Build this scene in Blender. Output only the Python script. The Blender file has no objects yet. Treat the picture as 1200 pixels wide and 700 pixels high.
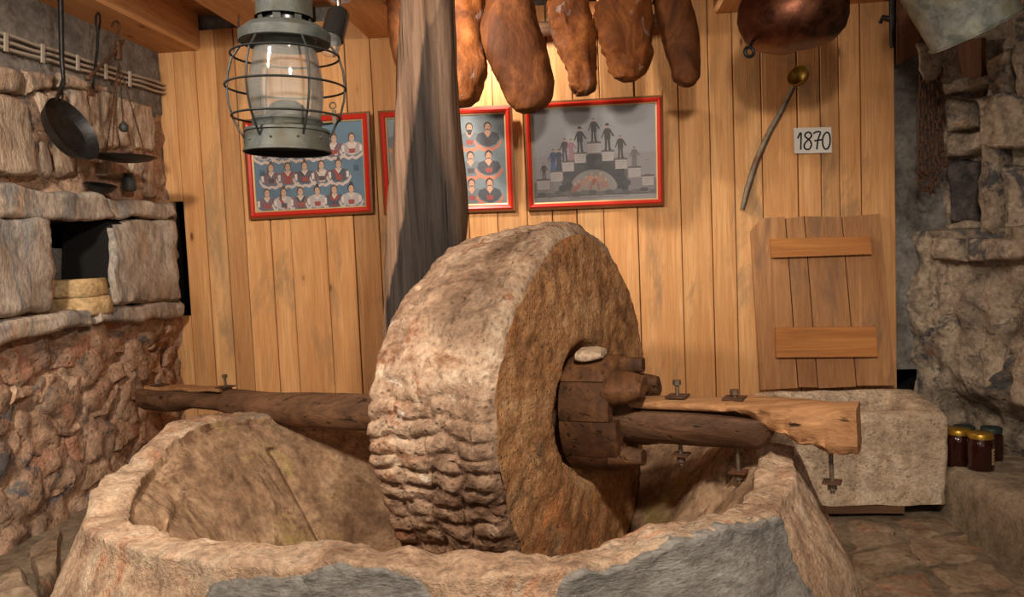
import bpy, math, random
from mathutils import Vector as V, noise, Matrix
random.seed(7)
C = bpy.context.scene.collection
sc = bpy.context.scene
# ------------------------------------------------------------------ camera
CAM = V((0, 0, 1.2)); FPX = 915.0
yaw, pitch, roll = (math.radians(a) for a in (6.0, 3.8, -2.4))
_f = V((-math.sin(yaw)*math.cos(pitch), math.cos(yaw)*math.cos(pitch), -math.sin(pitch)))
_r = V((math.cos(yaw), math.sin(yaw), 0)); _u = _r.cross(_f)
RT = _r*math.cos(roll)+_u*math.sin(roll); UP = _u*math.cos(roll)-_r*math.sin(roll); FW = _f
cd = bpy.data.cameras.new('camera'); cam = bpy.data.objects.new('camera', cd); C.objects.link(cam)
cd.sensor_width = 36; cd.lens = FPX/1200*36; cd.clip_start = .05
m = Matrix((RT, UP, -FW)).transposed().to_4x4(); m.translation = CAM; cam.matrix_world = m
sc.camera = cam
# ------------------------------------------------------------------ world, lamps, exposure
w = bpy.data.worlds.new('world'); sc.world = w; w.use_nodes = True
w.node_tree.nodes['Background'].inputs[0].default_value = (1, .87, .74, 1)
w.node_tree.nodes['Background'].inputs[1].default_value = .46
sc.view_settings.view_transform = 'Standard'; sc.view_settings.look = 'None'
sc.view_settings.gamma = 1; sc.view_settings.exposure = 0.4

def spot(name, loc, to, watts, deg, blend=.6, size=.05, col=(1, .87, .72)):
    l = bpy.data.lights.new(name, 'SPOT'); l.energy = watts; l.spot_size = math.radians(deg)
    l.spot_blend = blend; l.shadow_soft_size = size; l.color = col
    o = bpy.data.objects.new(name, l); C.objects.link(o); o.location = loc
    o.rotation_euler = (V(to)-V(loc)).to_track_quat('-Z', 'Y').to_euler(); return o
spot('spot_front_lamp', (.22, .45, 2.2), (-.45, 3.2, .8), 175, 100, .8, .10)
spot('spot_ham_lamp', (-.76, 2.78, 2.20), (-.14, 3.8, 1.86), 62, 84, .85, .03)
spot('spot_wall_fill', (-.50, 3.50, 2.20), (-.12, 3.8, 1.86), 24, 150, .9, .03)  # unseen fill added behind the hams to brighten the plank wall
spot('spot_left_lamp', (-1.25, .75, 2.2), (-1.35, 3.0, .8), 150, 92, .7, .08)
spot('spot_right_fill', (.75, .7, 2.2), (1.55, 3.2, .4), 40, 70, .8, .08)  # added fill that brightens the right wall and floor
# ------------------------------------------------------------------ helpers
def ray(px, py): return RT*((px-600)/FPX)+UP*((350-py)/FPX)+FW
def P(px, py, X=None, Y=None, Z=None):
    d = ray(px, py)
    t = (X-CAM.x)/d.x if X is not None else (Y-CAM.y)/d.y if Y is not None else (Z-CAM.z)/d.z
    return CAM+d*t
def PN(px, py, p0, n):
    d = ray(px, py); return CAM+d*((V(p0)-CAM).dot(n)/d.dot(n))
def fbm(p, oct=4, s=1.0): return noise.fractal(V(p)*s, 1.0, 2.0, oct)
def sstep(a, b, x):
    t = max(0, min(1, (x-a)/(b-a))); return t*t*(3-2*t)
def lerp_tab(tab, x):
    if x <= tab[0][0]: return tab[0][1]
    for (a, va), (b, vb) in zip(tab, tab[1:]):
        if x <= b: return va+(vb-va)*(x-a)/(b-a)
    return tab[-1][1]

class MB:
    def __init__(s): s.v = []; s.f = []; s.mi = []; s.cur = 0
    def add(s, vs, fs):
        b = len(s.v); s.v += [V(p) for p in vs]; s.f += [tuple(i+b for i in f) for f in fs]; s.mi += [s.cur]*len(fs); return s
    def box(s, lo, hi):
        x0, y0, z0 = lo; x1, y1, z1 = hi
        return s.add([(x0,y0,z0),(x1,y0,z0),(x1,y1,z0),(x0,y1,z0),(x0,y0,z1),(x1,y0,z1),(x1,y1,z1),(x0,y1,z1)],
                     [(0,3,2,1),(4,5,6,7),(0,1,5,4),(1,2,6,5),(2,3,7,6),(3,0,4,7)])
    def hexa(s, q, th):
        q = [V(p) for p in q]; th = V(th)
        return s.add(q+[p+th for p in q], [(0,3,2,1),(4,5,6,7),(0,1,5,4),(1,2,6,5),(2,3,7,6),(3,0,4,7)])
    def loft(s, rings, close=True, caps=True):
        n = len(rings[0]); vs = [p for r in rings for p in r]; fs = []
        for i in range(len(rings)-1):
            for j in range(n if close else n-1):
                k = (j+1) % n; fs.append((i*n+j, i*n+k, (i+1)*n+k, (i+1)*n+j))
        if caps:
            c0 = sum((V(p) for p in rings[0]), V())/n; c1 = sum((V(p) for p in rings[-1]), V())/n
            a = len(vs); vs = vs+[c0, c1]; L = (len(rings)-1)*n
            for j in range(n):
                k = (j+1) % n; fs.append((a, k, j)); fs.append((a+1, L+j, L+k))
        return s.add(vs, fs)
    def tube(s, pts, r, n=8, caps=True):
        pts = [V(p) for p in pts]; rr = r if isinstance(r, (list, tuple)) else [r]*len(pts)
        rings = []; up = None
        for i, p in enumerate(pts):
            t = (pts[min(i+1, len(pts)-1)]-pts[max(i-1, 0)]).normalized()
            if up is None: up = t.orthogonal().normalized()
            up = (up-t*up.dot(t)); up = up.normalized() if up.length > 1e-6 else t.orthogonal().normalized()
            b = t.cross(up)
            rings.append([p+(up*math.cos(2*math.pi*k/n)+b*math.sin(2*math.pi*k/n))*rr[i] for k in range(n)])
        return s.loft(rings, True, caps)
    def lathe(s, prof, c=(0,0,0), n=32, axis=None, closed=False, wob=None):
        c = V(c); ax = V(axis or (0,0,1)).normalized()
        e1 = V((1,0,0)) if abs(ax.z) > .9 else ax.cross(V((0,0,1))).normalized()
        e1 = (e1-ax*e1.dot(ax)).normalized(); e2 = ax.cross(e1)
        rings = []
        for (r, h) in prof:
            rings.append([c+ax*h+(e1*math.cos(2*math.pi*k/n)+e2*math.sin(2*math.pi*k/n))*max(r, 1e-4) for k in range(n)])
        if wob: rings = [[wob(p) for p in q] for q in rings]
        if closed: rings.append(rings[0])
        return s.loft(rings, True, False)
    def torus(s, c, R, r, axis=(0,0,1), n=32, m=6):
        return s.lathe([(R+r*math.cos(2*math.pi*k/m), r*math.sin(2*math.pi*k/m)) for k in range(m)], c, n, axis, True)
    def grid(s, fn, nu, nv):
        vs = [fn(i/nu, j/nv) for j in range(nv+1) for i in range(nu+1)]
        fs = [(j*(nu+1)+i, j*(nu+1)+i+1, (j+1)*(nu+1)+i+1, (j+1)*(nu+1)+i) for j in range(nv) for i in range(nu)]
        return s.add(vs, fs)
    def slab(s, q, th, nu=12, nv=12, amp=.01, seed=0, rnd=.02, jag=.012, fr=9.0, nt=2):
        q = [V(p) for p in q]; th = V(th); tn = th.normalized(); so = V((seed*3.7, seed*1.3, seed*5.1))
        W = ((q[1]-q[0]).length+(q[2]-q[3]).length)/2; H = ((q[3]-q[0]).length+(q[2]-q[1]).length)/2
        ex = (q[1]-q[0]).normalized(); ey = (q[3]-q[0]).normalized()
        def flat(u, v):
            p = (q[0]*(1-u)+q[1]*u)*(1-v)+(q[3]*(1-u)+q[2]*u)*v
            return p+(ex*fbm(p+so, 3, fr*.8)+ey*fbm(p+so+V((9,9,9)), 3, fr*.8))*jag
        def top(u, v):
            e = min(u*W, (1-u)*W, v*H, (1-v)*H); k = max(0, 1-e/rnd) if rnd > 0 else 0
            p = flat(u, v)
            return p+tn*(rnd*(1-math.sqrt(max(0, 1-k*k)))-amp*fbm(p+so, 5, fr))
        # spread the grid towards the edges
        def sp(t): return t*.6+.4*(.5-.5*math.cos(math.pi*t))
        vs = [top(sp(i/nu), sp(j/nv)) for j in range(nv+1) for i in range(nu+1)]
        fs = [(j*(nu+1)+i, j*(nu+1)+i+1, (j+1)*(nu+1)+i+1, (j+1)*(nu+1)+i) for j in range(nv) for i in range(nu)]
        bi = [(i, 0) for i in range(nu)]+[(nu, j) for j in range(nv)]+[(i, nv) for i in range(nu, 0, -1)]+[(0, j) for j in range(nv, 0, -1)]
        prev = [j*(nu+1)+i for i, j in bi]
        for t in range(1, nt+1):
            cur = []
            for i, j in bi:
                p = flat(sp(i/nu), sp(j/nv))+th*(t/nt); vs.append(p-(0 if t == nt else 1)*tn*0); cur.append(len(vs)-1)
            for a in range(len(bi)):
                b = (a+1) % len(bi); fs.append((prev[b], prev[a], cur[a], cur[b]))
            prev = cur
        vs.append(sum((vs[i] for i in prev), V())/len(prev)); c = len(vs)-1
        for a in range(len(bi)): fs.append((prev[(a+1) % len(bi)], prev[a], c))
        return s.add(vs, fs)
    def build(s, name, mats, parent=None, origin=None, smooth=True):
        mats = mats if isinstance(mats, (list, tuple)) else [mats]
        if parent is not None:
            pp = parent; origin = V(pp.location)
            while pp.parent: pp = pp.parent; origin = origin+V(pp.location)
        elif origin is None:
            xs = [p.x for p in s.v]; ys = [p.y for p in s.v]; zs = [p.z for p in s.v]
            origin = V(((min(xs)+max(xs))/2, (min(ys)+max(ys))/2, min(zs)))
        origin = V(origin)
        me = bpy.data.meshes.new(name); me.from_pydata([tuple(p-origin) for p in s.v], [], s.f)
        for mt in mats: me.materials.append(mt)
        me.polygons.foreach_set('material_index', s.mi)
        me.polygons.foreach_set('use_smooth', [smooth]*len(s.f)); me.update()
        import bmesh
        bm = bmesh.new(); bm.from_mesh(me); bmesh.ops.recalc_face_normals(bm, faces=bm.faces[:]); bm.to_mesh(me); bm.free()
        if smooth:
            try: me.set_sharp_from_angle(angle=math.radians(50))
            except Exception: pass
        o = bpy.data.objects.new(name, me); C.objects.link(o)
        if parent is not None: o.parent = parent
        else: o.location = origin
        return o
def tag(o, label, cat, group=None, kind=None):
    o['label'] = label; o['category'] = cat
    if group: o['group'] = group
    if kind: o['kind'] = kind
    return o
def thing(name, loc, label, cat, group=None):
    o = bpy.data.objects.new(name, None); C.objects.link(o); o.location = V(loc); o.empty_display_size = .05
    return tag(o, label, cat, group)
def struct(o): o['kind'] = 'structure'; return o

# ------------------------------------------------------------------ materials
class NT:
    def __init__(s, name):
        s.m = bpy.data.materials.new(name); s.m.use_nodes = True; s.t = s.m.node_tree; s.n = s.t.nodes
        s.b = s.n['Principled BSDF']; s.out = s.n['Material Output']
    def node(s, ty, **kw):
        o = s.n.new(ty)
        for k, v in kw.items():
            if hasattr(o, k): setattr(o, k, v)
        return o
    def lk(s, a, b): s.t.links.new(a, b)
    def put(s, sock, v):
        if hasattr(v, 'is_output') or isinstance(v, bpy.types.NodeSocket): s.lk(v, sock)
        else: sock.default_value = v
    def vec(s, scale=(1,1,1), rnd=False):
        tc = s.node('ShaderNodeTexCoord'); mp = s.node('ShaderNodeMapping'); mp.inputs['Scale'].default_value = scale
        s.lk(tc.outputs['Object'], mp.inputs['Vector'])
        if rnd:
            oi = s.node('ShaderNodeObjectInfo'); mu = s.node('ShaderNodeMath', operation='MULTIPLY'); mu.inputs[1].default_value = 57.0
            s.lk(oi.outputs['Random'], mu.inputs[0]); cb = s.node('ShaderNodeCombineXYZ')
            for i in range(3): s.lk(mu.outputs[0], cb.inputs[i])
            s.lk(cb.outputs[0], mp.inputs['Location'])
        return mp.outputs[0]
    def noise(s, vec, scale, det=6, rough=.6, dist=0.0):
        o = s.node('ShaderNodeTexNoise'); o.inputs['Scale'].default_value = scale; o.inputs['Detail'].default_value = det
        o.inputs['Roughness'].default_value = rough; o.inputs['Distortion'].default_value = dist
        s.lk(vec, o.inputs['Vector']); return o.outputs['Fac']
    def voro(s, vec, scale, feat='F1'):
        o = s.node('ShaderNodeTexVoronoi', feature=feat); o.inputs['Scale'].default_value = scale
        s.lk(vec, o.inputs['Vector']); return o.outputs['Distance']
    def ramp(s, fac, stops):
        o = s.node('ShaderNodeValToRGB'); e = o.color_ramp.elements
        while len(e) < len(stops): e.new(.5)
        for k, (p, c) in enumerate(stops):
            e[k].position = p; e[k].color = (c, c, c, 1) if isinstance(c, (int, float)) else (*c, 1)
        s.lk(fac, o.inputs[0]); return o.outputs[0]
    def mix(s, a, b, fac, mode='MIX'):
        o = s.node('ShaderNodeMix', data_type='RGBA', blend_type=mode)
        for sk, v in ((o.inputs[0], fac), (o.inputs[6], a), (o.inputs[7], b)):
            if isinstance(v, tuple) and len(v) == 3: v = (*v, 1)
            s.put(sk, v)
        return o.outputs[2]
    def math(s, op, a, b=0.0):
        o = s.node('ShaderNodeMath', operation=op); s.put(o.inputs[0], a); s.put(o.inputs[1], b); return o.outputs[0]
    def fin(s, col, rough=.85, h=None, bs=.5, bd=.01, metal=0.0, spec=.3):
        if isinstance(col, tuple): col = (*col[:3], 1)
        s.put(s.b.inputs['Base Color'], col); s.put(s.b.inputs['Roughness'], rough)
        s.b.inputs['Metallic'].default_value = metal; s.b.inputs['Specular IOR Level'].default_value = spec
        if h is not None:
            o = s.node('ShaderNodeBump'); o.inputs['Strength'].default_value = bs; o.inputs['Distance'].default_value = bd
            s.lk(h, o.inputs['Height']); s.lk(o.outputs[0], s.b.inputs['Normal'])
        return s.m
    def rand(s): return s.node('ShaderNodeObjectInfo').outputs['Random']
def lin(r, g, b):
    return tuple(((c/255)/12.92 if c/255 <= .04045 else ((c/255+.055)/1.055)**2.4) for c in (r, g, b))

def stone_mat(name, stops, patch=None, scale=5.0, fine=60.0, bs=.6, rnd=True, pit=None, spk=.25, streak=None):
    t = NT(name); v = t.vec(streak or (1,1,1), rnd)
    n1 = t.noise(v, scale, 8, .65, .6); n2 = t.noise(v, fine, 5, .7); n3 = t.noise(v, scale*3.1, 6, .7, .3)
    f = t.math('ADD', t.math('MULTIPLY', n1, .65), t.math('MULTIPLY', n3, .35))
    stops = [(.5+(p_-.5)*.62, c_) for p_, c_ in stops]
    col = t.ramp(f, stops)
    if patch:
        for pc, lo, hi, sc_ in patch:
            k = t.ramp(t.noise(v, sc_*1.3, 9, .74, .8), [(lo-.03, 0.0), (lo+(hi-lo)*.45, .95)]); col = t.mix(col, pc, k)
    col = t.mix(col, t.ramp(n2, [(.36, .45), (.50, 1.0), (.64, 1.32)]), spk*2, 'MULTIPLY')
    n4 = t.noise(v, fine*.28, 6, .72, .4); col = t.mix(col, t.ramp(n4, [(.36, .58), (.5, 1.0), (.62, 1.25)]), .65, 'MULTIPLY')
    h = t.math('ADD', t.math('MULTIPLY', n3, 1.0), t.math('MULTIPLY', n2, .45))
    if pit:
        pv = t.ramp(t.voro(v, pit), [(0.05, 0.0), (.3, 1.0)]); h = t.math('ADD', h, t.math('MULTIPLY', pv, .3))
        col = t.mix(col, pv, .25, 'MULTIPLY')
    return t.fin(col, .92, h, bs, .02, spec=.2)

def wood_mat(name, a, b, knot=None, axis=2, fine=1.0, grey=None, rnd=True, bs=.35, rough=.7, tint=.35, crack=0.0, warm=None, knots=True):
    t = NT(name)
    s1 = [26.0*fine]*3; s1[axis] = 1.6*fine
    s2 = [5.0]*3; s2[axis] = 1.1
    s3 = [150.0*fine]*3; s3[axis] = 5.0*fine
    g = t.noise(t.vec(tuple(s1), rnd), 1.0, 5, .6, .9); lo = t.noise(t.vec(tuple(s2), rnd), 1.0, 4, .6, .5); fi = t.noise(t.vec(tuple(s3), rnd), 1.0, 3, .6)
    col = t.ramp(t.math('ADD', t.math('MULTIPLY', g, .6), t.math('MULTIPLY', lo, .4)), [(.34, b), (.5, tuple((x+y)/2 for x, y in zip(a, b))), (.62, a)])
    col = t.mix(col, t.ramp(fi, [(.3, .72), (.65, 1.1)]), .6, 'MULTIPLY')
    if knots:
        sk = [9.0]*3; sk[axis] = 3.6
        vd = t.voro(t.vec(tuple(sk), rnd), .8)
        kk = t.ramp(vd, [(.02, 1.0), (.055, .8), (.075, .15), (.16, 0.0)])
        col = t.mix(col, knot or tuple(x*.25 for x in b), kk)
    if grey:
        sg = [4.0]*3; sg[axis] = 1.3
        k = t.ramp(t.noise(t.vec(tuple(sg), rnd), 1.0, 7, .7, .6), [(.54, 0.0), (.66, .85)]); col = t.mix(col, grey, k)
    if tint:
        rr = t.rand(); tc = t.ramp(rr, [(0, (.62, .52, .45)), (.25, (1.12, 1.02, .92)), (.5, (.95, .8, .68)), (.75, (1.1, 1.06, 1.0)), (1, (.86, .74, .62))])
        col = t.mix(col, tc, tint, 'MULTIPLY')
    h = t.math('ADD', g, t.math('MULTIPLY', fi, .5))
    if crack:
        scv = [40.0]*3; scv[axis] = .9
        ck = t.ramp(t.noise(t.vec(tuple(scv), rnd), 1.0, 3, .5, .3), [(.30, 0.0), (.38, 1.0)])
        col = t.mix(col, ck, crack, 'MULTIPLY'); h = t.math('ADD', h, t.math('MULTIPLY', ck, 1.5))
    return t.fin(col, rough, h, bs, .006, spec=.25)
def metal_mat(name, c1, c2, rough=.5, metal=.8, scale=18, rust=None, bs=.3):
    t = NT(name); v = t.vec(); n = t.noise(v, scale, 7, .7, .4)
    col = t.ramp(n, [(.35, c1), (.65, c2)])
    if rust: col = t.mix(col, rust, t.ramp(t.noise(v, scale*.6, 8, .7), [(.5, 0.0), (.64, 1.0)]))
    return t.fin(col, rough, t.noise(v, scale*4, 4, .6), bs, .004, metal, .5)
def plain(name, c, rough=.8, metal=0.0, spec=.3):
    return NT(name).fin(c, rough, metal=metal, spec=spec)
def glass_mat(name, tint, haze=.08, ior=1.45, gl=1.0):
    t = NT(name); t.n.remove(t.b)
    tr = t.node('ShaderNodeBsdfTransparent'); tr.inputs[0].default_value = (*tint, 1)
    gs = t.node('ShaderNodeBsdfGlossy'); gs.inputs['Roughness'].default_value = .06
    df = t.node('ShaderNodeBsdfDiffuse'); df.inputs[0].default_value = (.75, .74, .7, 1)
    fr = t.node('ShaderNodeFresnel'); fr.inputs[0].default_value = ior
    m1 = t.node('ShaderNodeMixShader'); m1.inputs[0].default_value = haze
    t.lk(tr.outputs[0], m1.inputs[1]); t.lk(df.outputs[0], m1.inputs[2])
    m2 = t.node('ShaderNodeMixShader'); t.lk(t.math('MULTIPLY', fr.outputs[0], gl), m2.inputs[0]); t.lk(m1.outputs[0], m2.inputs[1]); t.lk(gs.outputs[0], m2.inputs[2])
    t.lk(m2.outputs[0], t.out.inputs[0]); return t.m

M = {}
M['plank'] = wood_mat('plank_pine', lin(222,176,124), lin(196,142,90), lin(104,66,38), grey=lin(158,130,98), tint=.62)
M['beam'] = wood_mat('beam_pine', lin(226,178,126), lin(200,146,96), lin(110,62,32), axis=1, tint=.15)
M['board'] = wood_mat('ceiling_board', lin(214,166,116), lin(166,118,78), axis=0, tint=.3)
M['door'] = wood_mat('old_board', lin(186,140,96), lin(152,106,70), lin(74,46,30), grey=lin(124,100,82), tint=.3)
M['batten'] = wood_mat('batten_pine', lin(196,134,76), lin(164,106,58), axis=0, tint=.15)
M['dark_wood'] = wood_mat('dark_aged_wood', lin(122,88,64), lin(64,45,33), axis=0, crack=.7, knots=False, tint=0, bs=.5)
M['pale_wood'] = wood_mat('pale_split_wood', lin(190,142,98), lin(134,92,60), axis=0, crack=.9, knots=False, tint=0, bs=.7)
M['hubwood'] = wood_mat('hub_wood', lin(112,76,48), lin(58,38,26), axis=1, fine=.7, crack=.5, knots=False, tint=.35, bs=.5)
M['brown_board'] = wood_mat('brown_board', lin(130,88,62), lin(84,54,38), tint=.3)

M['plaster'] = stone_mat('grey_plaster', [(.3, lin(92,88,84)), (.55, lin(126,122,117)), (.75, lin(146,142,135))], scale=3, fine=45, bs=.25, rnd=False)
M['rubble'] = stone_mat('rubble_mortar', [(.28, lin(110,94,82)), (.45, lin(160,132,110)), (.6, lin(188,154,128)), (.78, lin(198,176,154))],
    patch=[(lin(104,102,104), .58, .66, 4.2), (lin(178,130,106), .58, .72, 3.0)], scale=5, fine=50, bs=.8, rnd=False, pit=30)
M['rubble_stone'] = stone_mat('rubble_stone', [(.28, lin(122,102,88)), (.48, lin(176,142,116)), (.7, lin(198,170,146))],
    patch=[(lin(112,110,112), .6, .68, 3.5), (lin(174,126,102), .56, .7, 2.5)], scale=5, fine=55, bs=.8, pit=34)
M['pale_rock'] = stone_mat('pale_split_rock', [(.28, lin(112,98,86)), (.48, lin(176,152,130)), (.7, lin(206,188,166))],
    patch=[(lin(120,112,108), .58, .68, 4), (lin(176,128,96), .6, .72, 3)], scale=5, fine=50, bs=.8, streak=(1.6,1.6,.5))
M['oven'] = stone_mat('oven_slab', [(.28, lin(128,118,108)), (.5, lin(172,158,144)), (.72, lin(196,184,168))],
    patch=[(lin(134,132,130), .52, .66, 3), (lin(186,154,128), .6, .72, 3.5)], scale=4, fine=55, bs=.5, streak=(1.4,1.4,.6))
M['right_rock'] = stone_mat('right_rock', [(.28, lin(100,90,80)), (.5, lin(160,144,126)), (.72, lin(190,174,152))],
    patch=[(lin(84,84,86), .56, .66, 3.6), (lin(150,98,66), .62, .74, 3.2)], scale=4.5, fine=50, bs=.8, pit=28)
M['basin'] = stone_mat('basin_stone', [(.28, lin(146,116,96)), (.48, lin(192,160,132)), (.7, lin(214,190,164))],
    patch=[(lin(196,138,104), .60, .72, 3), (lin(150,136,118), .6, .72, 5)], scale=4.5, fine=70, bs=1.0, rnd=False)
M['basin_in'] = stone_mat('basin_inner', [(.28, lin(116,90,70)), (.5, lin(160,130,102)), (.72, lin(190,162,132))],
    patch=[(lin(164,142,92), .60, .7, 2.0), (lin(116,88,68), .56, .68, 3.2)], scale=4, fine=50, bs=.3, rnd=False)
M['mortar'] = stone_mat('grey_mortar', [(.3, lin(118,114,108)), (.52, lin(146,142,136)), (.74, lin(164,160,152))], scale=6, fine=70, bs=.7, streak=(.9,.9,3.2))
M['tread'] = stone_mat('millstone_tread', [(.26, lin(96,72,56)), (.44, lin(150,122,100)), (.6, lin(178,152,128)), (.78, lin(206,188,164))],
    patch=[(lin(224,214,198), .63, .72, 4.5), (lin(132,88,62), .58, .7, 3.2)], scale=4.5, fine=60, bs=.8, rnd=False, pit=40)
def darken_low(mt, col, lo, hi, amt):
    # brown tone with a ragged edge, darker towards the bottom of the stone
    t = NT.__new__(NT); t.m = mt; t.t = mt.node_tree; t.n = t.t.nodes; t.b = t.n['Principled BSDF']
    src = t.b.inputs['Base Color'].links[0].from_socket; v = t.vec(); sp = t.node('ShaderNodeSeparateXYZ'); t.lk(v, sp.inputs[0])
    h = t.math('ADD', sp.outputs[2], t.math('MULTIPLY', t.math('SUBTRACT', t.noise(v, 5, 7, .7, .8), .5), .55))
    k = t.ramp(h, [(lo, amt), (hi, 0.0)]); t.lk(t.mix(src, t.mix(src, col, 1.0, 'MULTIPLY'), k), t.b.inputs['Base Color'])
darken_low(M['tread'], (.50, .38, .30), .22, .62, .95)
M['face'] = stone_mat('millstone_face', [(.28, lin(120,84,54)), (.48, lin(168,122,82)), (.7, lin(192,152,110))],
    patch=[(lin(188,120,70), .58, .72, 3.5), (lin(116,92,72), .6, .72, 2.5)], scale=6, fine=85, bs=.7, rnd=False, pit=60)
M['trough'] = stone_mat('trough_stone', [(.28, lin(164,144,122)), (.5, lin(202,178,152)), (.72, lin(220,202,178))],
    patch=[(lin(178,140,112), .62, .76, 3)], scale=5, fine=75, bs=.7, rnd=False, pit=50)
M['concrete'] = stone_mat('bench_concrete', [(.3, lin(124,110,92)), (.52, lin(150,134,114)), (.74, lin(166,152,132))], scale=3, fine=60, bs=.35, rnd=False)
M['flag'] = stone_mat('flagstone', [(.28, lin(104,88,72)), (.5, lin(142,122,100)), (.72, lin(164,144,122))],
    patch=[(lin(156,108,82), .56, .7, 2.5)], scale=4, fine=45, bs=.5)
M['floor'] = stone_mat('floor_earth', [(.3, lin(96,84,70)), (.55, lin(128,112,94)), (.75, lin(146,130,110))], scale=4, fine=45, bs=.5, rnd=False)
M['brick'] = stone_mat('tan_brick', [(.3, lin(150,120,82)), (.5, lin(190,160,116)), (.72, lin(206,180,138))], scale=7, fine=60, bs=.4, pit=40)
M['iron'] = metal_mat('black_iron', (.012,.012,.013), (.035,.034,.034), .45, .6)
M['rusty'] = metal_mat('rusty_iron', lin(62,46,38), lin(96,70,52), .75, .35, rust=lin(112,64,38))
M['bolt'] = metal_mat('bolt_steel', lin(88,78,66), lin(128,116,98), .55, .5, rust=lin(104,70,48))
M['zinc'] = metal_mat('weathered_zinc', lin(36,40,40), lin(72,76,73), .6, .25, 14, rust=lin(64,61,48))
M['bucket'] = metal_mat('bucket_grey', lin(104,112,108), lin(172,176,168), .7, .1, 16, rust=lin(140,138,108), bs=.5)
M['dark_stone'] = stone_mat('dark_stone', [(.3, lin(52,48,48)), (.55, lin(80,74,72)), (.75, lin(108,98,92))], scale=6, bs=.6)
M['wire'] = metal_mat('wire_steel', lin(26,28,28), lin(52,54,52), .5, .4)
M['copper'] = metal_mat('hammered_copper', lin(78,46,34), lin(134,86,64), .42, .9, 9, rust=lin(46,30,24), bs=.25)
M['brass'] = metal_mat('old_brass', lin(110,84,30), lin(170,134,52), .45, .7)
M['gold'] = plain('gold_lid', lin(186,146,60), .35, .7)
M['orange'] = plain('orange_lid', lin(170,96,40), .4, .3)
M['green'] = plain('green_lid', lin(52,66,62), .5, .2)
M['jar'] = plain('dark_preserve', lin(48,18,14), .12, 0, .6)
M['paper'] = plain('white_card', lin(214,210,204), .7)
M['ink'] = plain('black_ink', lin(26,26,28), .6)
M['pipe'] = plain('grey_conduit', lin(176,166,152), .5)
M['black'] = plain('black_plastic', (.012,.012,.012), .25, 0, .5)
M['soot_and_shade'] = plain('soot_and_shade', (.01,.009,.008), .95)  # real soot in the niche, painted shade in wall gaps and lantern base
M['chrome'] = plain('chrome', (.6,.58,.55), .2, 1)
M['glass'] = glass_mat('lantern_glass', (.94,.94,.92), .085, 1.45, .7)
M['pane'] = glass_mat('picture_glass', (.98,.98,.98), .03, 1.42, .8)
M['frame_red'] = plain('red_frame', lin(190,44,30), .3, 0, .5)
M['frame_wood'] = plain('frame_outer_wood', lin(116,72,42), .4, 0, .4)
M['frame_gold'] = plain('frame_gilt', lin(214,190,140), .35, .4)
M['cord'] = plain('cord', lin(120,96,66), .9)
# the weathered post: a dark burnt stain with a ragged border of its own
def post_mat():
    t = NT('weathered_post'); v = t.vec()
    a = t.noise(t.vec((40,40,1.6)), 1, 5, .65, .6); fi = t.noise(t.vec((160,160,7)), 1, 3, .6)
    col = t.ramp(a, [(.3, lin(70,54,46)), (.5, lin(120,95,78)), (.7, lin(150,122,102))])
    warm = t.ramp(t.noise(t.vec((7,7,.8)), 1, 4, .6), [(.45, 0.0), (.62, .6)]); col = t.mix(col, lin(150,112,80), warm)
    sp = t.node('ShaderNodeSeparateXYZ'); t.lk(v, sp.inputs[0])
    # stain: a ragged burnt area, narrow at the top, covering the foot
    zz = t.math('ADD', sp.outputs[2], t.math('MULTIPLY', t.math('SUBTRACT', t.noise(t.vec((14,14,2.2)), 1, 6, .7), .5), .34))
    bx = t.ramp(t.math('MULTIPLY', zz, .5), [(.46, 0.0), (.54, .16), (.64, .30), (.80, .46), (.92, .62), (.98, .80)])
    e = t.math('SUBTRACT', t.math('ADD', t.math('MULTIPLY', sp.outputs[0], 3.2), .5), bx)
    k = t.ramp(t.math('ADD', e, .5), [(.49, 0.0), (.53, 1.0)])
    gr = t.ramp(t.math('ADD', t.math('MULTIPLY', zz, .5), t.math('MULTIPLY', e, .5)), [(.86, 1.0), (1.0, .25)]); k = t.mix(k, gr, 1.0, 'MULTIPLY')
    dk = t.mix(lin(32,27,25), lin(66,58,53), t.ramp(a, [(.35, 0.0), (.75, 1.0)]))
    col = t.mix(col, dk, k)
    ck = t.ramp(t.noise(t.vec((46,46,.7)), 1, 2, .5, .2), [(.29, 0.0), (.35, 1.0)])
    col = t.mix(col, ck, .75, 'MULTIPLY'); col = t.mix(col, t.ramp(fi, [(.3, .7), (.65, 1.1)]), .6, 'MULTIPLY')
    return t.fin(col, .85, t.math('ADD', t.math('MULTIPLY', a, .8), ck), .6, .01, spec=.2)
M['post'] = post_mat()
def ham_mat(name, stops, fat):
    t = NT(name); v = t.vec((1,1,.55), True)
    n = t.noise(v, 7, 7, .65, 1.2); n2 = t.noise(v, 40, 5, .65, .5)
    col = t.ramp(n, stops)
    if fat: col = t.mix(col, lin(128,116,110), t.ramp(t.noise(v, 11, 4, .55, 2.0), [(.64, 0.0), (.70, .6)]))
    col = t.mix(col, lin(60,32,18), t.ramp(t.noise(v, 5, 7, .7, 1.5), [(.54, 0.0), (.70, .8)]))
    col = t.mix(col, t.ramp(n2, [(.3, .65), (.65, 1.2)]), .6, 'MULTIPLY')
    return t.fin(col, t.ramp(n2, [(.3, .50), (.7, .75)]), t.math('ADD', n, t.math('MULTIPLY', n2, .4)), .7, .012, spec=.10)
M['ham_hide'] = ham_mat('ham_hide', [(.3, lin(46,24,12)), (.5, lin(82,46,23)), (.7, lin(114,69,36))], False)
M['ham_cut'] = ham_mat('ham_cut', [(.3, lin(58,30,14)), (.5, lin(104,58,26)), (.7, lin(138,86,44))], True)

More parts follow.
